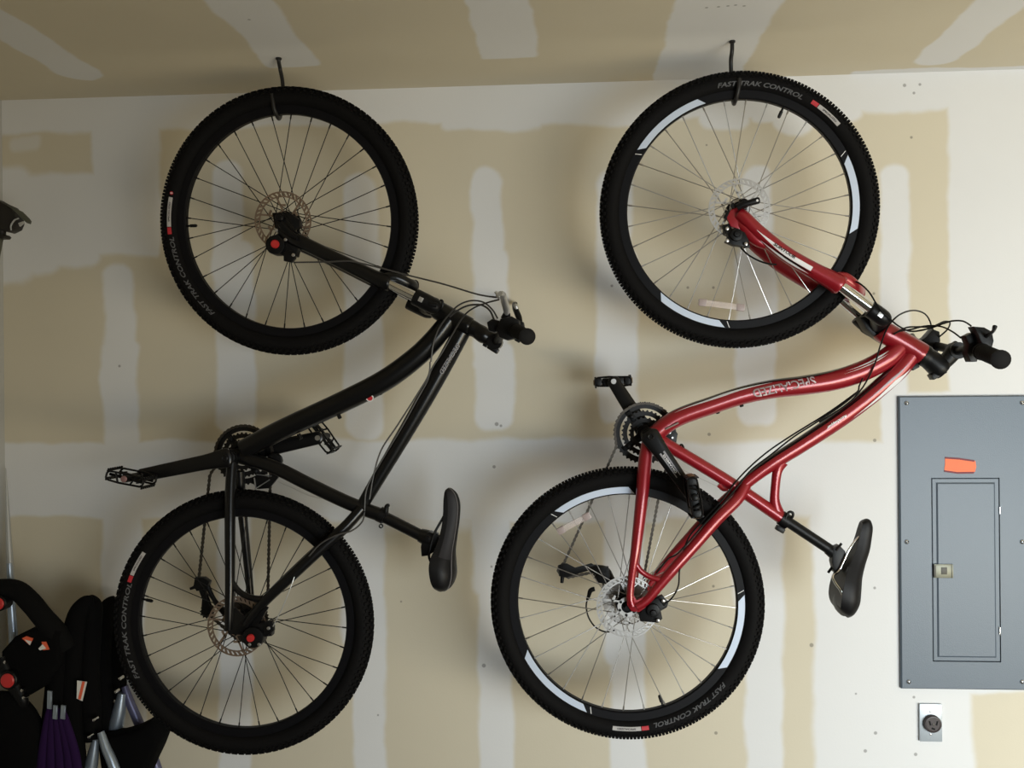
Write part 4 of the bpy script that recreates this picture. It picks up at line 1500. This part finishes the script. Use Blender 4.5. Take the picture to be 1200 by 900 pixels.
sdB = saddle(B, [(1016.5, 607.8, 1014, 609, .006), (1020, 610, 1011.5, 613, .015), (1022.3, 618, 1009.5, 621, .019), (1021, 630, 1007.5, 630, .021), (1018.5, 644, 1004.5, 642, .026), (1013, 660, 999.5, 655, .036),
                 (1008.5, 675, 994, 669, .050), (1006.5, 690, 990.5, 684, .063), (1005, 703, 988, 698, .068), (1001.5, 712.5, 986, 709, .064), (997, 719, 986, 716.5, .052), (992, 722.5, 988.5, 721, .03)],
             M['vinyl'], None)
mb = MB()
B.tube(mb, [(1004, 640, 0, 2.5, 6), (998, 660, 0, 4, 12), (990, 682, 0, 6, 20), (985, 700, 0, 7, 24), (984, 712, 0, 5, 20), (987, 719, 0, 2.5, 12)], sub=4)
mb.build('saddle_base', M['plastic'], sdB)
for sg in (1, -1):
    mb = MB()
    dx = 0 if sg > 0 else 3
    B.tube(mb, [(1010, 627, .006 * sg, 1.5), (1003, 633, .013 * sg, 1.5), (995 + dx, 644, .020 * sg, 1.5), (989 + dx, 657, .021 * sg, 1.6), (983 + dx, 669, .022 * sg, 1.6), (976 + dx, 675, .040 * sg, 1.6), (979 + dx, 683, .046 * sg, 1.6), (986 + dx, 693, .052 * sg, 1.6), (989, 703, .054 * sg, 1.6)], n=10, sub=5)
    mb.build('saddle_rail', M['chrome'], sdB)

# cockpit ----------------------------------------------------------
mb = MB()
B.tube(mb, [(1079, 413.5, 0, 12.5), (1083, 417, 0, 13), (1087, 419.5, 0, 12), (1093, 424, 0, 12.5), (1101, 431, 0, 13), (1106, 435, 0, 11)], sub=3, n=20)
B.tube(mb, [(1094, 432, 0, 12), (1101, 428, 0, 9.5), (1110, 421, 0, 8.6), (1118, 412, 0, 9.5), (1124, 408, 0, 10)], sub=4, power=.8)
lathe(mb, [(.022, -.022), (.022, .022)], B.p(1120, 411, 0), (0, -1, 0), 20)
box(mb, B.p(1098, 438, 0), (.8, 0, .45), (0, 1, 0), (-.45, 0, .8), .020, .017, .008, .003)
box(mb, B.p(1071, 430, 0), (.8, 0, .45), (0, 1, 0), (-.45, 0, .8), .010, .012, .006, .002)
mb.build('stem', M['plastic'], rootB)
barp = [(1080, 408, -.315), (1090, 408, -.20), (1098, 406, -.12), (1112, 409, -.05), (1120, 411, 0), (1127, 411, .05), (1138, 408, .12), (1152, 413, .20), (1174, 422, .32)]
mb = MB()
sweep(mb, [(B.p(x, y, d), .0118, .0118) for x, y, d in barp], n=14, sub=6, ref=(0, 0, 1))
hbB = mb.build('handlebar', M['plastic'], rootB)
grip(B, (1150, 412, .195), (1173, 421.5, .325), hbB, .0185)
grip(B, (1089, 408, -.195), (1081, 408, -.318), hbB, .0165)
lever_set(B, hbB, [([(1128, 394), (1136, 390), (1144, 394), (1146, 408), (1142, 424), (1134, 424), (1130, 414), (1132, 404)], .14, .018), ([(1137, 383), (1150, 384), (1159, 389), (1161, 400), (1158, 411), (1146, 412), (1146, 402), (1142, 392)], .17, .020)],
          [(1156, 394, .19, 2.4), (1160, 391, .22, 2.2), (1164, 388, .28, 2.0), (1165.5, 384, .33, 2.6), (1166, 382, .335, 2.6)])
lever_set(B, hbB, [([(1073, 401), (1082, 395), (1090, 386), (1098, 389), (1099, 400), (1096, 414), (1086, 422), (1076, 414)], -.14, .022), ([(1089, 386), (1092, 383), (1096, 393), (1092, 400), (1086, 398)], -.15, .010)],
          [(1080, 401, -.18, 3.2), (1074, 398.5, -.22, 2.6), (1070, 395, -.28, 2.8), (1069, 393.5, -.31, 3.2)])

# cables -----------------------------------------------------------
B.cable([(1138, 382, .17), (1129, 376.5, .15), (1117, 376, .12), (1106, 379, .09), (1095, 383, .06), (1080, 387, .05), (1066, 388, .05), (1053, 382, .07), (1042, 373, .085), (1034, 366, .09), (1027, 356, .088), (1019, 343, .085), (1010, 334, .08), (1003, 330, .07)], .0022)
B.cable([(1092, 388, -.15), (1090, 377, -.14), (1084, 368, -.11), (1074, 364, -.07), (1063, 365, -.02), (1051, 371, .02), (1040, 384, .035), (1032, 404, .036), (1026, 424, .034), (1018, 442, .030), (1008, 458, .026), (992, 474, .022), (960, 495, .020)], .0022)
B.cable([(1096, 398, -.14), (1104, 392, -.10), (1111, 385, -.05), (1113, 378, .0), (1106, 377, .02), (1092, 383, .03), (1076, 383, .035), (1062, 384, .038), (1048, 391, .036)], .0022)
B.cable([(1126, 396, .13), (1115, 388, .10), (1102, 382.5, .07), (1085, 382, .05), (1068, 386, .04), (1055, 388, .038), (1047, 392, .036)], .0022)
B.cable([(1011, 443, .034), (1007, 452, .030), (1004, 460, .026), (985, 476, .022), (955, 496, .020), (930, 512, .019), (902, 534, .016), (880, 551, .016), (862, 573, .024), (844, 594, .042), (820, 620, .058), (795, 648, .070), (783, 655, .074), (769, 672, .076)], .0022)
B.cable([(1005, 459, .022), (970, 484, .016), (925, 512, .014), (895, 533, .012), (868, 558, .016), (846, 586, .03), (824, 610, .045), (806, 632, .058), (797, 664, .074), (795, 686, .080), (788, 700, .080), (780, 707, .078)], .0022)
B.cable([(868, 290, .066), (876, 298, .070), (888, 305, .076), (900, 309, .082), (910, 310, .084)], .0024)
B.cable([(688, 703, -.05), (687, 712, -.05), (690, 724, -.052), (698, 735, -.055), (710, 740.5, -.06), (722, 738, -.066)], .0022)
B.cable([(795, 548, .0), (830, 565, .0), (850, 574, .0)], .0009, m=M['alu'])


def wheel_reflector(bike, a, b, dw):
    A_, B_ = bike.p(*a, dw), bike.p(*b, dw)
    d = (B_ - A_).normalized()
    s_ = Vector((0, -1, 0)).cross(d)
    L_ = (B_ - A_).length / 2
    mb = MB()
    box(mb, (A_ + B_) / 2, d, (0, -1, 0), s_, L_, .004, .0085, .003)
    o_ = mb.build('wheel_reflector', M['reflector'], rootB)
    tag(o_, label='clear plastic spoke reflector')
    for e in (A_ + d * .012, B_ - d * .012):
        c_ = MB()
        box(c_, e, d, (0, -1, 0), s_, .010, .0052, .0095, .002)
        c_.build('reflector_clip', M['reflector_dark'], o_)


wheel_reflector(B, (653, 624), (692, 603), .008)
wheel_reflector(B, (818, 354), (873, 361), .008)


# ================================================================== ceiling hooks
def bike_hook(top, pts, label):
    t = PC(*top)
    root = empty('bike_hook', t)
    tag(root, label, 'hook', group='ceiling hooks holding the bikes')
    mb = MB()
    rows = [(Vector((t.x, t.y, CEIL_Z + .02)), .0055, .0055), (Vector((t.x, t.y, CEIL_Z - .006)), .0055, .0055)]
    for x, y, w in pts:
        rows.append((P(x, y, w), .0056, .0056))
    sweep(mb, rows, n=12, sub=7, ref=(1, 0, 0))
    mb.build('hook_rod', M['hook'], root)
    mb = MB()
    lathe(mb, [(.0085, 0), (.0085, -.004), (.006, -.006)], (t.x, t.y, CEIL_Z), (0, 0, 1), 14)
    mb.build('collar', M['hook'], root)
    return root


bike_hook((326.5, 68), [(328.5, 82, .275), (331, 95, .28), (331.5, 110, .285), (330, 126, .290), (328.5, 136, .300), (327, 139, .325), (325.5, 137.5, .352), (323, 132, .368), (320.5, 124, .375), (319, 110, .376)],
          'black steel ceiling hook holding up the black bike')
bike_hook((858, 48), [(857.8, 60, .315), (856.5, 72, .30), (857, 90, .29), (858, 106, .292), (859, 117, .302), (860, 121.5, .325), (861, 120, .350), (863, 114, .366), (865.5, 104, .375), (866.5, 92, .376)],
          'black steel ceiling hook holding up the red bike')

# ================================================================== electrical panel
a, b = P(1053, 464.5, .012), P(1208, 809, .012)
x0, x1, z1, z0 = a.x, b.x, a.z, b.z
pr = empty('electrical_panel', ((x0 + x1) / 2, 0, z0))
tag(pr, 'grey enamelled electrical breaker panel mounted on the wall', 'electrical panel')
AX, AY, AZ = (1, 0, 0), (0, 1, 0), (0, 0, 1)
da, db = P(1091, 560, .012), P(1173, 776, .012)
dx0, dx1, dz1, dz0 = da.x, db.x, da.z, db.z


def plate_with_hole(mb, X0, X1, Z0, Z1, hx0, hx1, hz0, hz1, yb, yf, bev=.0035):
    """sheet cover with an opening, bevelled outer rim"""
    def quad(q):
        mb.add(q, [[0, 1, 2, 3]])
    O_ = [(X0, Z0), (X1, Z0), (X1, Z1), (X0, Z1)]
    Oi = [(X0 + bev, Z0 + bev), (X1 - bev, Z0 + bev), (X1 - bev, Z1 - bev), (X0 + bev, Z1 - bev)]
    H = [(hx0, hz0), (hx1, hz0), (hx1, hz1), (hx0, hz1)]
    for i in range(4):
        j = (i + 1) % 4
        quad([(O_[i][0], yb, O_[i][1]), (O_[j][0], yb, O_[j][1]), (O_[j][0], yf + bev, O_[j][1]), (O_[i][0], yf + bev, O_[i][1])])
        quad([(O_[i][0], yf + bev, O_[i][1]), (O_[j][0], yf + bev, O_[j][1]), (Oi[j][0], yf, Oi[j][1]), (Oi[i][0], yf, Oi[i][1])])
        quad([(Oi[i][0], yf, Oi[i][1]), (Oi[j][0], yf, Oi[j][1]), (H[j][0], yf, H[j][1]), (H[i][0], yf, H[i][1])])
        quad([(H[i][0], yf, H[i][1]), (H[j][0], yf, H[j][1]), (H[j][0], yb, H[j][1]), (H[i][0], yb, H[i][1])])
    mb.add([(X0, yb, Z0), (X1, yb, Z0), (X1, yb, Z1), (X0, yb, Z1)], [[0, 1, 2, 3]])


mb = MB()
plate_with_hole(mb, x0, x1, z0, z1, dx0, dx1, dz0, dz1, -.0005, -.0135)
mb.build('cover', M['panel'], pr, sharp=20)
# door: flange, stepped pan
mb = MB()
g = .0022
prof = [(g, -.002), (g, -.0120), (g + .0015, -.0132), (.0135, -.0132), (.0160, -.0150), (.0180, -.0165)]
rings = [[(dx0 + i_, y_, dz0 + i_), (dx1 - i_, y_, dz0 + i_), (dx1 - i_, y_, dz1 - i_), (dx0 + i_, y_, dz1 - i_)] for i_, y_ in prof]
vs = [v for r in rings for v in r]
fs = []
for i in range(len(rings) - 1):
    for k in range(4):
        fs.append([i * 4 + k, i * 4 + (k + 1) % 4, (i + 1) * 4 + (k + 1) % 4, (i + 1) * 4 + k])
fs.append([(len(rings) - 1) * 4 + k for k in range(4)])
mb.add(vs, fs)
door = mb.build('door', M['panel'], pr, sharp=15)
mb = MB()
lc = P(1105, 669, .0165)
box(mb, (lc.x, -.0180, lc.z), AX, AY, AZ, .0275, .0030, .0205, .0015)
lt = mb.build('latch', M['latch'], door)
mb = MB()
box(mb, (lc.x + .0255, -.020, lc.z), AX, AY, AZ, .0022, .0030, .0200, .001)
box(mb, (lc.x, -.0205, lc.z + .0185), AX, AY, AZ, .0265, .0015, .0018, .0006)
mb.build('latch_rim', M['latch'], lt)
mb = MB()
box(mb, (lc.x + .0015, -.0208, lc.z + .001), AX, AY, AZ, .0085, .0012, .0105, .0004)
mb.build('latch_slide', M['latch_dark'], lt)
mb = MB()
box(mb, (lc.x - .0245, -.0208, lc.z), AX, AY, AZ, .0030, .0010, .0180, .0004)
mb.build('latch_edge', M['latch_dark'], lt)
for px, py in ((1171.5, 598), (1171.5, 739)):
    q = P(px, py, .014)
    mb = MB()
    lathe(mb, [(.0030, -.0105), (.0030, .0105)], (q.x, -.0145, q.z), AZ, 10)
    mb.build('hinge', M['screw'], door)
for px, py in ((1062.5, 472.5), (1062.5, 635), (1065, 799), (1198, 472), (1198, 635), (1198, 799)):
    q = P(px, py, .014)
    mb = MB()
    lathe(mb, [(.0070, 0), (.0068, .0020), (.0050, .0042), (.0010, .0052)], (q.x, -.0135, q.z), (0, -1, 0), 16)
    sc_ = mb.build('screw', M['screw'], pr)
    mb = MB()
    box(mb, (q.x, -.0186, q.z), (.8, 0, .6), AY, (-.6, 0, .8), .0050, .0006, .0008)
    mb.build('screw_slot', M['slot'], sc_)
# orange label with a curled outline
o1 = [(1107.5, 536.5), (1116, 537), (1126, 538), (1134, 539.5), (1143, 540), (1144, 547), (1142.5, 553), (1136, 554), (1124, 554), (1114, 553), (1106.5, 551.5), (1107.5, 544)]
mb = MB()
prism(mb, [P(x, y, .0141) for x, y in o1], (0, -1, 0), .0004)
stk = mb.build('orange_sticker', M['orange'], pr)
tag(stk, label='bright orange paper label with dark red edges')
for ed in ([(1107.5, 535.5), (1124, 536.6), (1142, 539.2), (1142, 541.2), (1124, 538.6), (1107.5, 537.5)], [(1106.5, 551), (1122, 553.2), (1142, 552.8), (1141, 555), (1122, 555.2), (1106.5, 553)]):
    mb = MB()
    prism(mb, [P(x, y, .0148) for x, y in ed], (0, -1, 0), .0003)
    mb.build('sticker_edge', M['maroon'], stk)

# ================================================================== outlet
a, b = P(1077.5, 825, .010), P(1104.5, 869.5, .010)
cx, cz = (a.x + b.x) / 2, (a.z + b.z) / 2
hx, hz = (b.x - a.x) / 2, (a.z - b.z) / 2
orr = empty('wall_outlet', (cx, 0, cz - hz))
tag(orr, 'round dark power outlet on a steel plate below the panel', 'outlet')
mb = MB()
box(mb, (cx, -.0052, cz), AX, AY, AZ, hx, .0050, hz, .0022)
mb.build('plate', M['plate'], orr)
mb = MB()
sc0 = P(1092, 847.5, .012)
rr_ = .0255
lathe(mb, [(rr_, 0), (rr_, .012), (rr_ - .002, .0145), (rr_ - .005, .0150), (rr_ - .006, .0140), (.001, .0140)], (sc0.x, -.0095, sc0.z), (0, -1, 0), 32)
so = mb.build('socket', M['socket'], orr)
for dx, dz, ang, sx, sz in ((-.0095, .004, .25, .0022, .0065), (.0105, .004, -.25, .0022, .0065), (.0, -.0125, 1.2, .0025, .0050)):
    mb = MB()
    box(mb, (sc0.x + dx, -.0238, sc0.z + dz), (math.cos(ang), 0, math.sin(ang)), AY, (-math.sin(ang), 0, math.cos(ang)), sx, .0006, sz)
    mb.build('slot', M['slot'], so)
mb = MB()
lathe(mb, [(.0030, 0), (.0030, .0015), (.001, .002)], (sc0.x, -.0236, sc0.z), (0, -1, 0), 10)
mb.build('centre_screw', M['latch_dark'], so)
for dz in (.034, -.034):
    mb = MB()
    lathe(mb, [(.0032, 0), (.0030, .0012), (.001, .002)], (sc0.x - .003, -.0102, sc0.z + dz), (0, -1, 0), 10)
    mb.build('plate_screw', M['alu'], orr)

# ================================================================== folded stroller in the corner
st0 = P(70, 800, .24)
sr = empty('stroller', (st0.x, st0.y, 0))
tag(sr, 'folded black stroller with red buttons and purple lining leaning in the corner', 'stroller')


def S(spec, name, m, n=16, sub=6, power=1.0, parent=None, flat=1.0):
    mb = MB()
    rows = []
    for q in spec:
        pt = P(q[0], q[1], q[2])
        k_ = mpp(pt)
        rows.append((pt, q[3] * k_, (q[4] if len(q) > 4 else q[3] * flat) * k_))
    sweep(mb, rows, n=n, sub=sub, power=power)
    return mb.build(name, m, parent or sr, sharp=60)


def SP(poly, w, h, name, m, bev=.006, parent=None):
    mb = MB()
    prism(mb, [P(x, y, w) for x, y in poly], (0, -1, 0), h, bev)
    return mb.build(name, m, parent or sr, sharp=60)


S([(-30, 720, .33, 9), (-18, 696, .33, 11), (0, 690, .33, 11.5), (20, 692, .33, 11.5), (36, 706, .33, 12), (50, 723, .33, 12), (66, 742, .32, 13), (78, 760, .31, 12)], 'handle', M['foam'])
hs = SP([(8, 760), (22, 744), (44, 733), (64, 730), (76, 738), (76, 776), (60, 800), (40, 812), (22, 806), (8, 790)], .32, .030, 'hub_housing', M['fabric'], .014)
for q, d_ in (([(26, 748), (31, 745.5), (39, 748), (35, 756)], .352), ([(49, 752), (54, 752), (58, 761), (51, 762)], .352)):
    SP(q, d_, .001, 'reflective_tag', M['orange_tag'], 0, hs)
SP([(29, 749.5), (37, 751.5), (35, 756)], .3535, .0008, 'tag_flash', M['white_tag'], 0, hs)
SP([(45, 760), (50, 755), (54, 760), (47, 762)], .3535, .0008, 'tag_flash', M['white_tag'], 0, hs)
for x, y, r_, w_ in ((-1, 707, 7.2, .36), (10, 797, 8.4, .37)):
    c = P(x, y, w_)
    k_ = mpp(c)
    mb = MB()
    lathe(mb, [(r_ * 1.3 * k_, -.03), (r_ * 1.3 * k_, .002), (r_ * 1.15 * k_, .005), (r_ * 1.0 * k_, .005), (r_ * 1.0 * k_, 0)], c, (0, -1, 0), 24)
    bz = mb.build('button_bezel', M['plastic'], sr)
    mb = MB()
    lathe(mb, [(r_ * k_, -.002), (r_ * k_, .006), (r_ * .85 * k_, .009), (r_ * .3 * k_, .010)], c, (0, -1, 0), 24)
    mb.build('button', M['red_plastic'], bz)
S([(11, 660, .26, 3.0), (14, 720, .27, 4.6), (17, 760, .28, 4.8), (24, 900, .30, 5), (30, 1070, .32, 5)], 'frame_tube', M['tube'])
S([(2, 770, .345, 6, 6), (8, 790, .35, 8, 6), (18, 806, .35, 8, 6), (26, 820, .35, 7, 6), (28, 832, .34, 5, 5)], 'frame_bracket', M['plastic'])
for x, y, w_ in ((6, 776, .372), (26, 809, .372), (28, 817.5, .372), (110, 844, .335), (104, 864, .335), (140, 795.5, .245), (135, 811, .245)):
    mb = MB()
    lathe(mb, [(.0048, -.02), (.0048, .001), (.0040, .003), (.001, .0044)], P(x, y, w_), (0, -1, 0), 12)
    mb.build('rivet', M['chrome'], sr)
S([(70, 732, .28, 14, 12), (72, 760, .29, 15, 14), (70, 800, .30, 16, 14), (66, 850, .31, 17, 14), (62, 910, .32, 18, 14), (60, 960, .32, 18, 14)], 'seat_fabric', M['fabric'])
S([(110, 704, .26, 5, 6), (100, 707, .27, 9, 8), (91, 722, .28, 12, 10), (86, 750, .29, 13, 10), (84, 790, .30, 12, 10), (84, 830, .31, 12, 10), (88, 880, .31, 12, 10), (94, 940, .31, 12, 10)], 'canopy_bow', M['fabric'])
S([(104, 704, .24, 8, 10), (110, 712, .25, 9, 12), (108, 740, .26, 10, 12), (104, 790, .27, 12, 12), (106, 830, .28, 12, 12), (108, 868, .29, 9, 10)], 'canopy_fabric', M['fabric'])
S([(136, 702, .14, 5, 6), (127, 710, .15, 9, 9), (121, 730, .17, 11, 10), (118, 770, .19, 12, 10), (120, 810, .20, 12, 10), (124, 850, .20, 11, 10), (130, 900, .2, 10, 10)], 'canopy_bow', M['fabric'])
S([(140, 704, .10, 8, 8), (138, 730, .12, 11, 10), (136, 770, .15, 12, 10), (138, 800, .17, 10, 10), (141, 818, .18, 7, 8)], 'canopy_fabric', M['fabric'])
S([(-12, 830, .34, 20, 12), (10, 836, .34, 26, 14), (22, 860, .34, 32, 14), (24, 900, .34, 36, 14), (24, 960, .34, 36, 14)], 'seat_fabric', M['fabric'])
tg = SP([(90.5, 797.5), (102, 799), (96.5, 821.5), (90, 818.5)], .3362, .0008, 'care_tag', M['white_tag'], 0)
SP([(96.5, 798.5), (99.5, 799), (94.5, 820), (91.5, 819)], .3376, .0005, 'tag_stripe', M['orange_tag'], 0, tg)
# purple lining hanging in folds
for i, (xt, xb) in enumerate(((58, 50), (61, 60), (65, 70), (69, 80), (72, 88))):
    S([(xt, 830, .352, 3.6, 3), (xt * .6 + xb * .4, 850, .356, 5, 4), (xb, 885, .358, 6, 4), (xb + (xb - xt) * .35, 930, .358, 6.5, 4)], 'purple_lining', M['purple'], n=10)
for q in ([(56, 809), (61, 810), (60.5, 831), (55.5, 830)], [(63, 826), (67.5, 827), (67, 843), (62, 842)], [(72, 826), (77, 827), (76, 843), (71, 842)]):
    SP(q, .368, .003, 'buckle', M['tube'], .001)
S([(118, 858, .32, 4), (124, 876, .325, 5.4), (134, 900, .33, 6), (160, 975, .34, 6.2)], 'frame_tube', M['tube'])
S([(112, 866, .30, 4), (108, 890, .30, 7), (102, 920, .30, 9), (92, 980, .30, 10)], 'frame_tube', M['tube'])
S([(143, 812, .20, 5), (139, 836, .20, 8), (134, 862, .20, 9), (126, 920, .2, 9)], 'frame_tube', M['tube'])
S([(146, 804, .19, 4), (152, 822, .19, 5.2), (163, 848, .19, 5.6), (178, 884, .19, 5.6), (186, 906, .19, 5.6), (215, 985, .18, 5.6)], 'frame_tube', M['lavender'])
SP([(126, 858), (142, 857), (158, 853), (172, 846), (184, 838), (196, 858), (190, 874), (181, 893), (170, 920), (128, 930)], .235, .045, 'basket', M['fabric'], .018)
# wheels on the floor (below the frame)
for x, w_ in ((36, .33), (140, .33), (60, .12), (165, .12)):
    c = P(x, 1040, w_)
    c.z = .075
    mb = MB()
    lathe(mb, [(.030, -.014), (.066, -.016), (.075, -.008), (.075, .008), (.066, .016), (.030, .014)], c, (1, .1, 0), 28)
    wh = mb.build('wheel', M['foam'], sr)
    mb = MB()
    lathe(mb, [(.008, -.018), (.032, -.012), (.032, .012), (.008, .018)], c, (1, .1, 0), 20)
    mb.build('wheel_hub', M['tube'], wh)
S([(24, 890, .30, 6), (30, 1000, .32, 6), (36, 1045, .33, 6)], 'leg_tube', M['tube'])
S([(140, 920, .33, 6), (142, 1000, .33, 6), (140, 1045, .33, 6)], 'leg_tube', M['tube'])
S([(100, 930, .30, 6), (75, 1000, .2, 6), (60, 1055, .12, 6)], 'leg_tube', M['tube'])
S([(205, 960, .18, 6), (190, 1000, .15, 6), (165, 1060, .12, 6)], 'leg_tube', M['tube'])

# ================================================================== pole leaning in the corner
mb = MB()
pa, pb = P(7.0, 560, .040), P(13.5, 705, .095)
dirp = (pb - pa)
rows = [(pa - dirp * .08, .0015, .0015), (pa, .003, .003), (pa + dirp * .5, .0085, .0085), (pb, .0125, .0125)]
# continue straight down to the floor
t = pb.z / -dirp.z
foot = pb + dirp * t
rows.append((Vector((foot.x, foot.y, .001)), .0150, .0150))
sweep(mb, rows, n=16, sub=3, ref=(0, -1, 0))
po = mb.build('leaning_pole', M['galv'], origin=(foot.x, foot.y, 0))
tag(po, 'pale tapering metal pole leaning in the left corner behind the stroller', 'pole')

# ================================================================== tool head at the left edge
tr = empty('garden_tool', (XL + .055, -.62, 0))
tag(tr, 'dark metal tool with a grey blade and handle cut off by the left edge', 'tool')
mb = MB()
prism(mb, [P(x, y, .20) for x, y in [(-22, 236), (0, 234.5), (8, 239), (17, 243), (23, 252), (24, 262), (21, 269), (13, 273), (6, 271), (-8, 268), (-24, 262)]], (0, -1, 0), .025, .008)
mb.build('head', M['tool_dark'], tr)
mb = MB()
prism(mb, [P(x, y, .23) for x, y in [(8, 240.5), (15, 243), (27, 248.5), (34.5, 256), (36.5, 259), (35.5, 262.5), (31, 261), (26, 256.5), (18, 248)]], (0.2, -.9, .1), .007, .003)
mb.build('blade', M['tool_grey'], tr)
mb = MB()
sweep(mb, [(P(22, 256, .232), .0022, .0022), (P(17, 258, .234), .0024, .0024), (P(13, 264, .234), .0024, .0024), (P(13, 270, .232), .002, .002)], n=8, sub=5)
prism(mb, [P(x, y, .226) for x, y in [(22, 261.5), (27.5, 259.5), (27, 262.5), (23.5, 265.5)]], (0, -1, 0), .004, .001)
mb.build('metal_trim', M['alu'], tr)
mb = MB()
prism(mb, [P(x, y, .21) for x, y in [(-22, 277), (8, 275.5), (10, 277.5), (8, 280), (-22, 281)]], (0, -1, 0), .018, .004)
sweep(mb, [(P(2, 262, .20), .012, .012), (P(2, 280, .20), .012, .012)], n=12, sub=1)
mb.build('collar', M['tool_dark'], tr)
mb = MB()
h0 = P(1.0, 279, .20)
foot2 = Vector((XL + .055, -.62, .0005))
sweep(mb, [(h0, .0075, .0075), (h0 + (foot2 - h0) * .03 + Vector((-.002, 0, 0)), .0075, .0075), (foot2, .0100, .0100)], n=12, sub=1)
mb.build('handle', M['tool_grey'], tr)

# ================================================================== light
W = bpy.data.worlds.new('world')
SC.world = W
W.use_nodes = True
bg = W.node_tree.nodes['Background']
bg.inputs['Color'].default_value = (1.0, 0.90, 0.74, 1)
bg.inputs['Strength'].default_value = 0.06


def area(name, loc, target, sx, sy, power, col, spread=180):
    l = bpy.data.lights.new(name, 'AREA')
    l.shape = 'RECTANGLE'
    l.size, l.size_y = sx, sy
    l.energy = power
    l.color = col
    l.spread = math.radians(spread)
    o_ = bpy.data.objects.new(name, l)
    COL.objects.link(o_)
    o_.location = loc
    d_ = Vector(target) - Vector(loc)
    o_.rotation_euler = d_.to_track_quat('-Z', 'Y').to_euler()
    return o_


# daylight through the open garage door, on the right of the bikes
area('garage_door_daylight', (2.72, -4.3, 0.60), (2.55, 0, -0.15), 3.3, 1.8, 107, (0.84, 0.94, 1.0), 106)
# sunlit driveway bouncing warm light up to the ceiling
area('driveway_bounce', (2.6, -3.2, 0.05), (0.8, -0.9, 2.4), 2.6, 1.2, 84, (1.0, 0.85, 0.57), 150)

vs_ = SC.view_settings
vs_.view_transform = 'Standard'
vs_.look = 'None'
vs_.gamma = 1
vs_.use_curve_mapping = False
vs_.exposure = 0.0
SC.cycles.max_bounces = 8
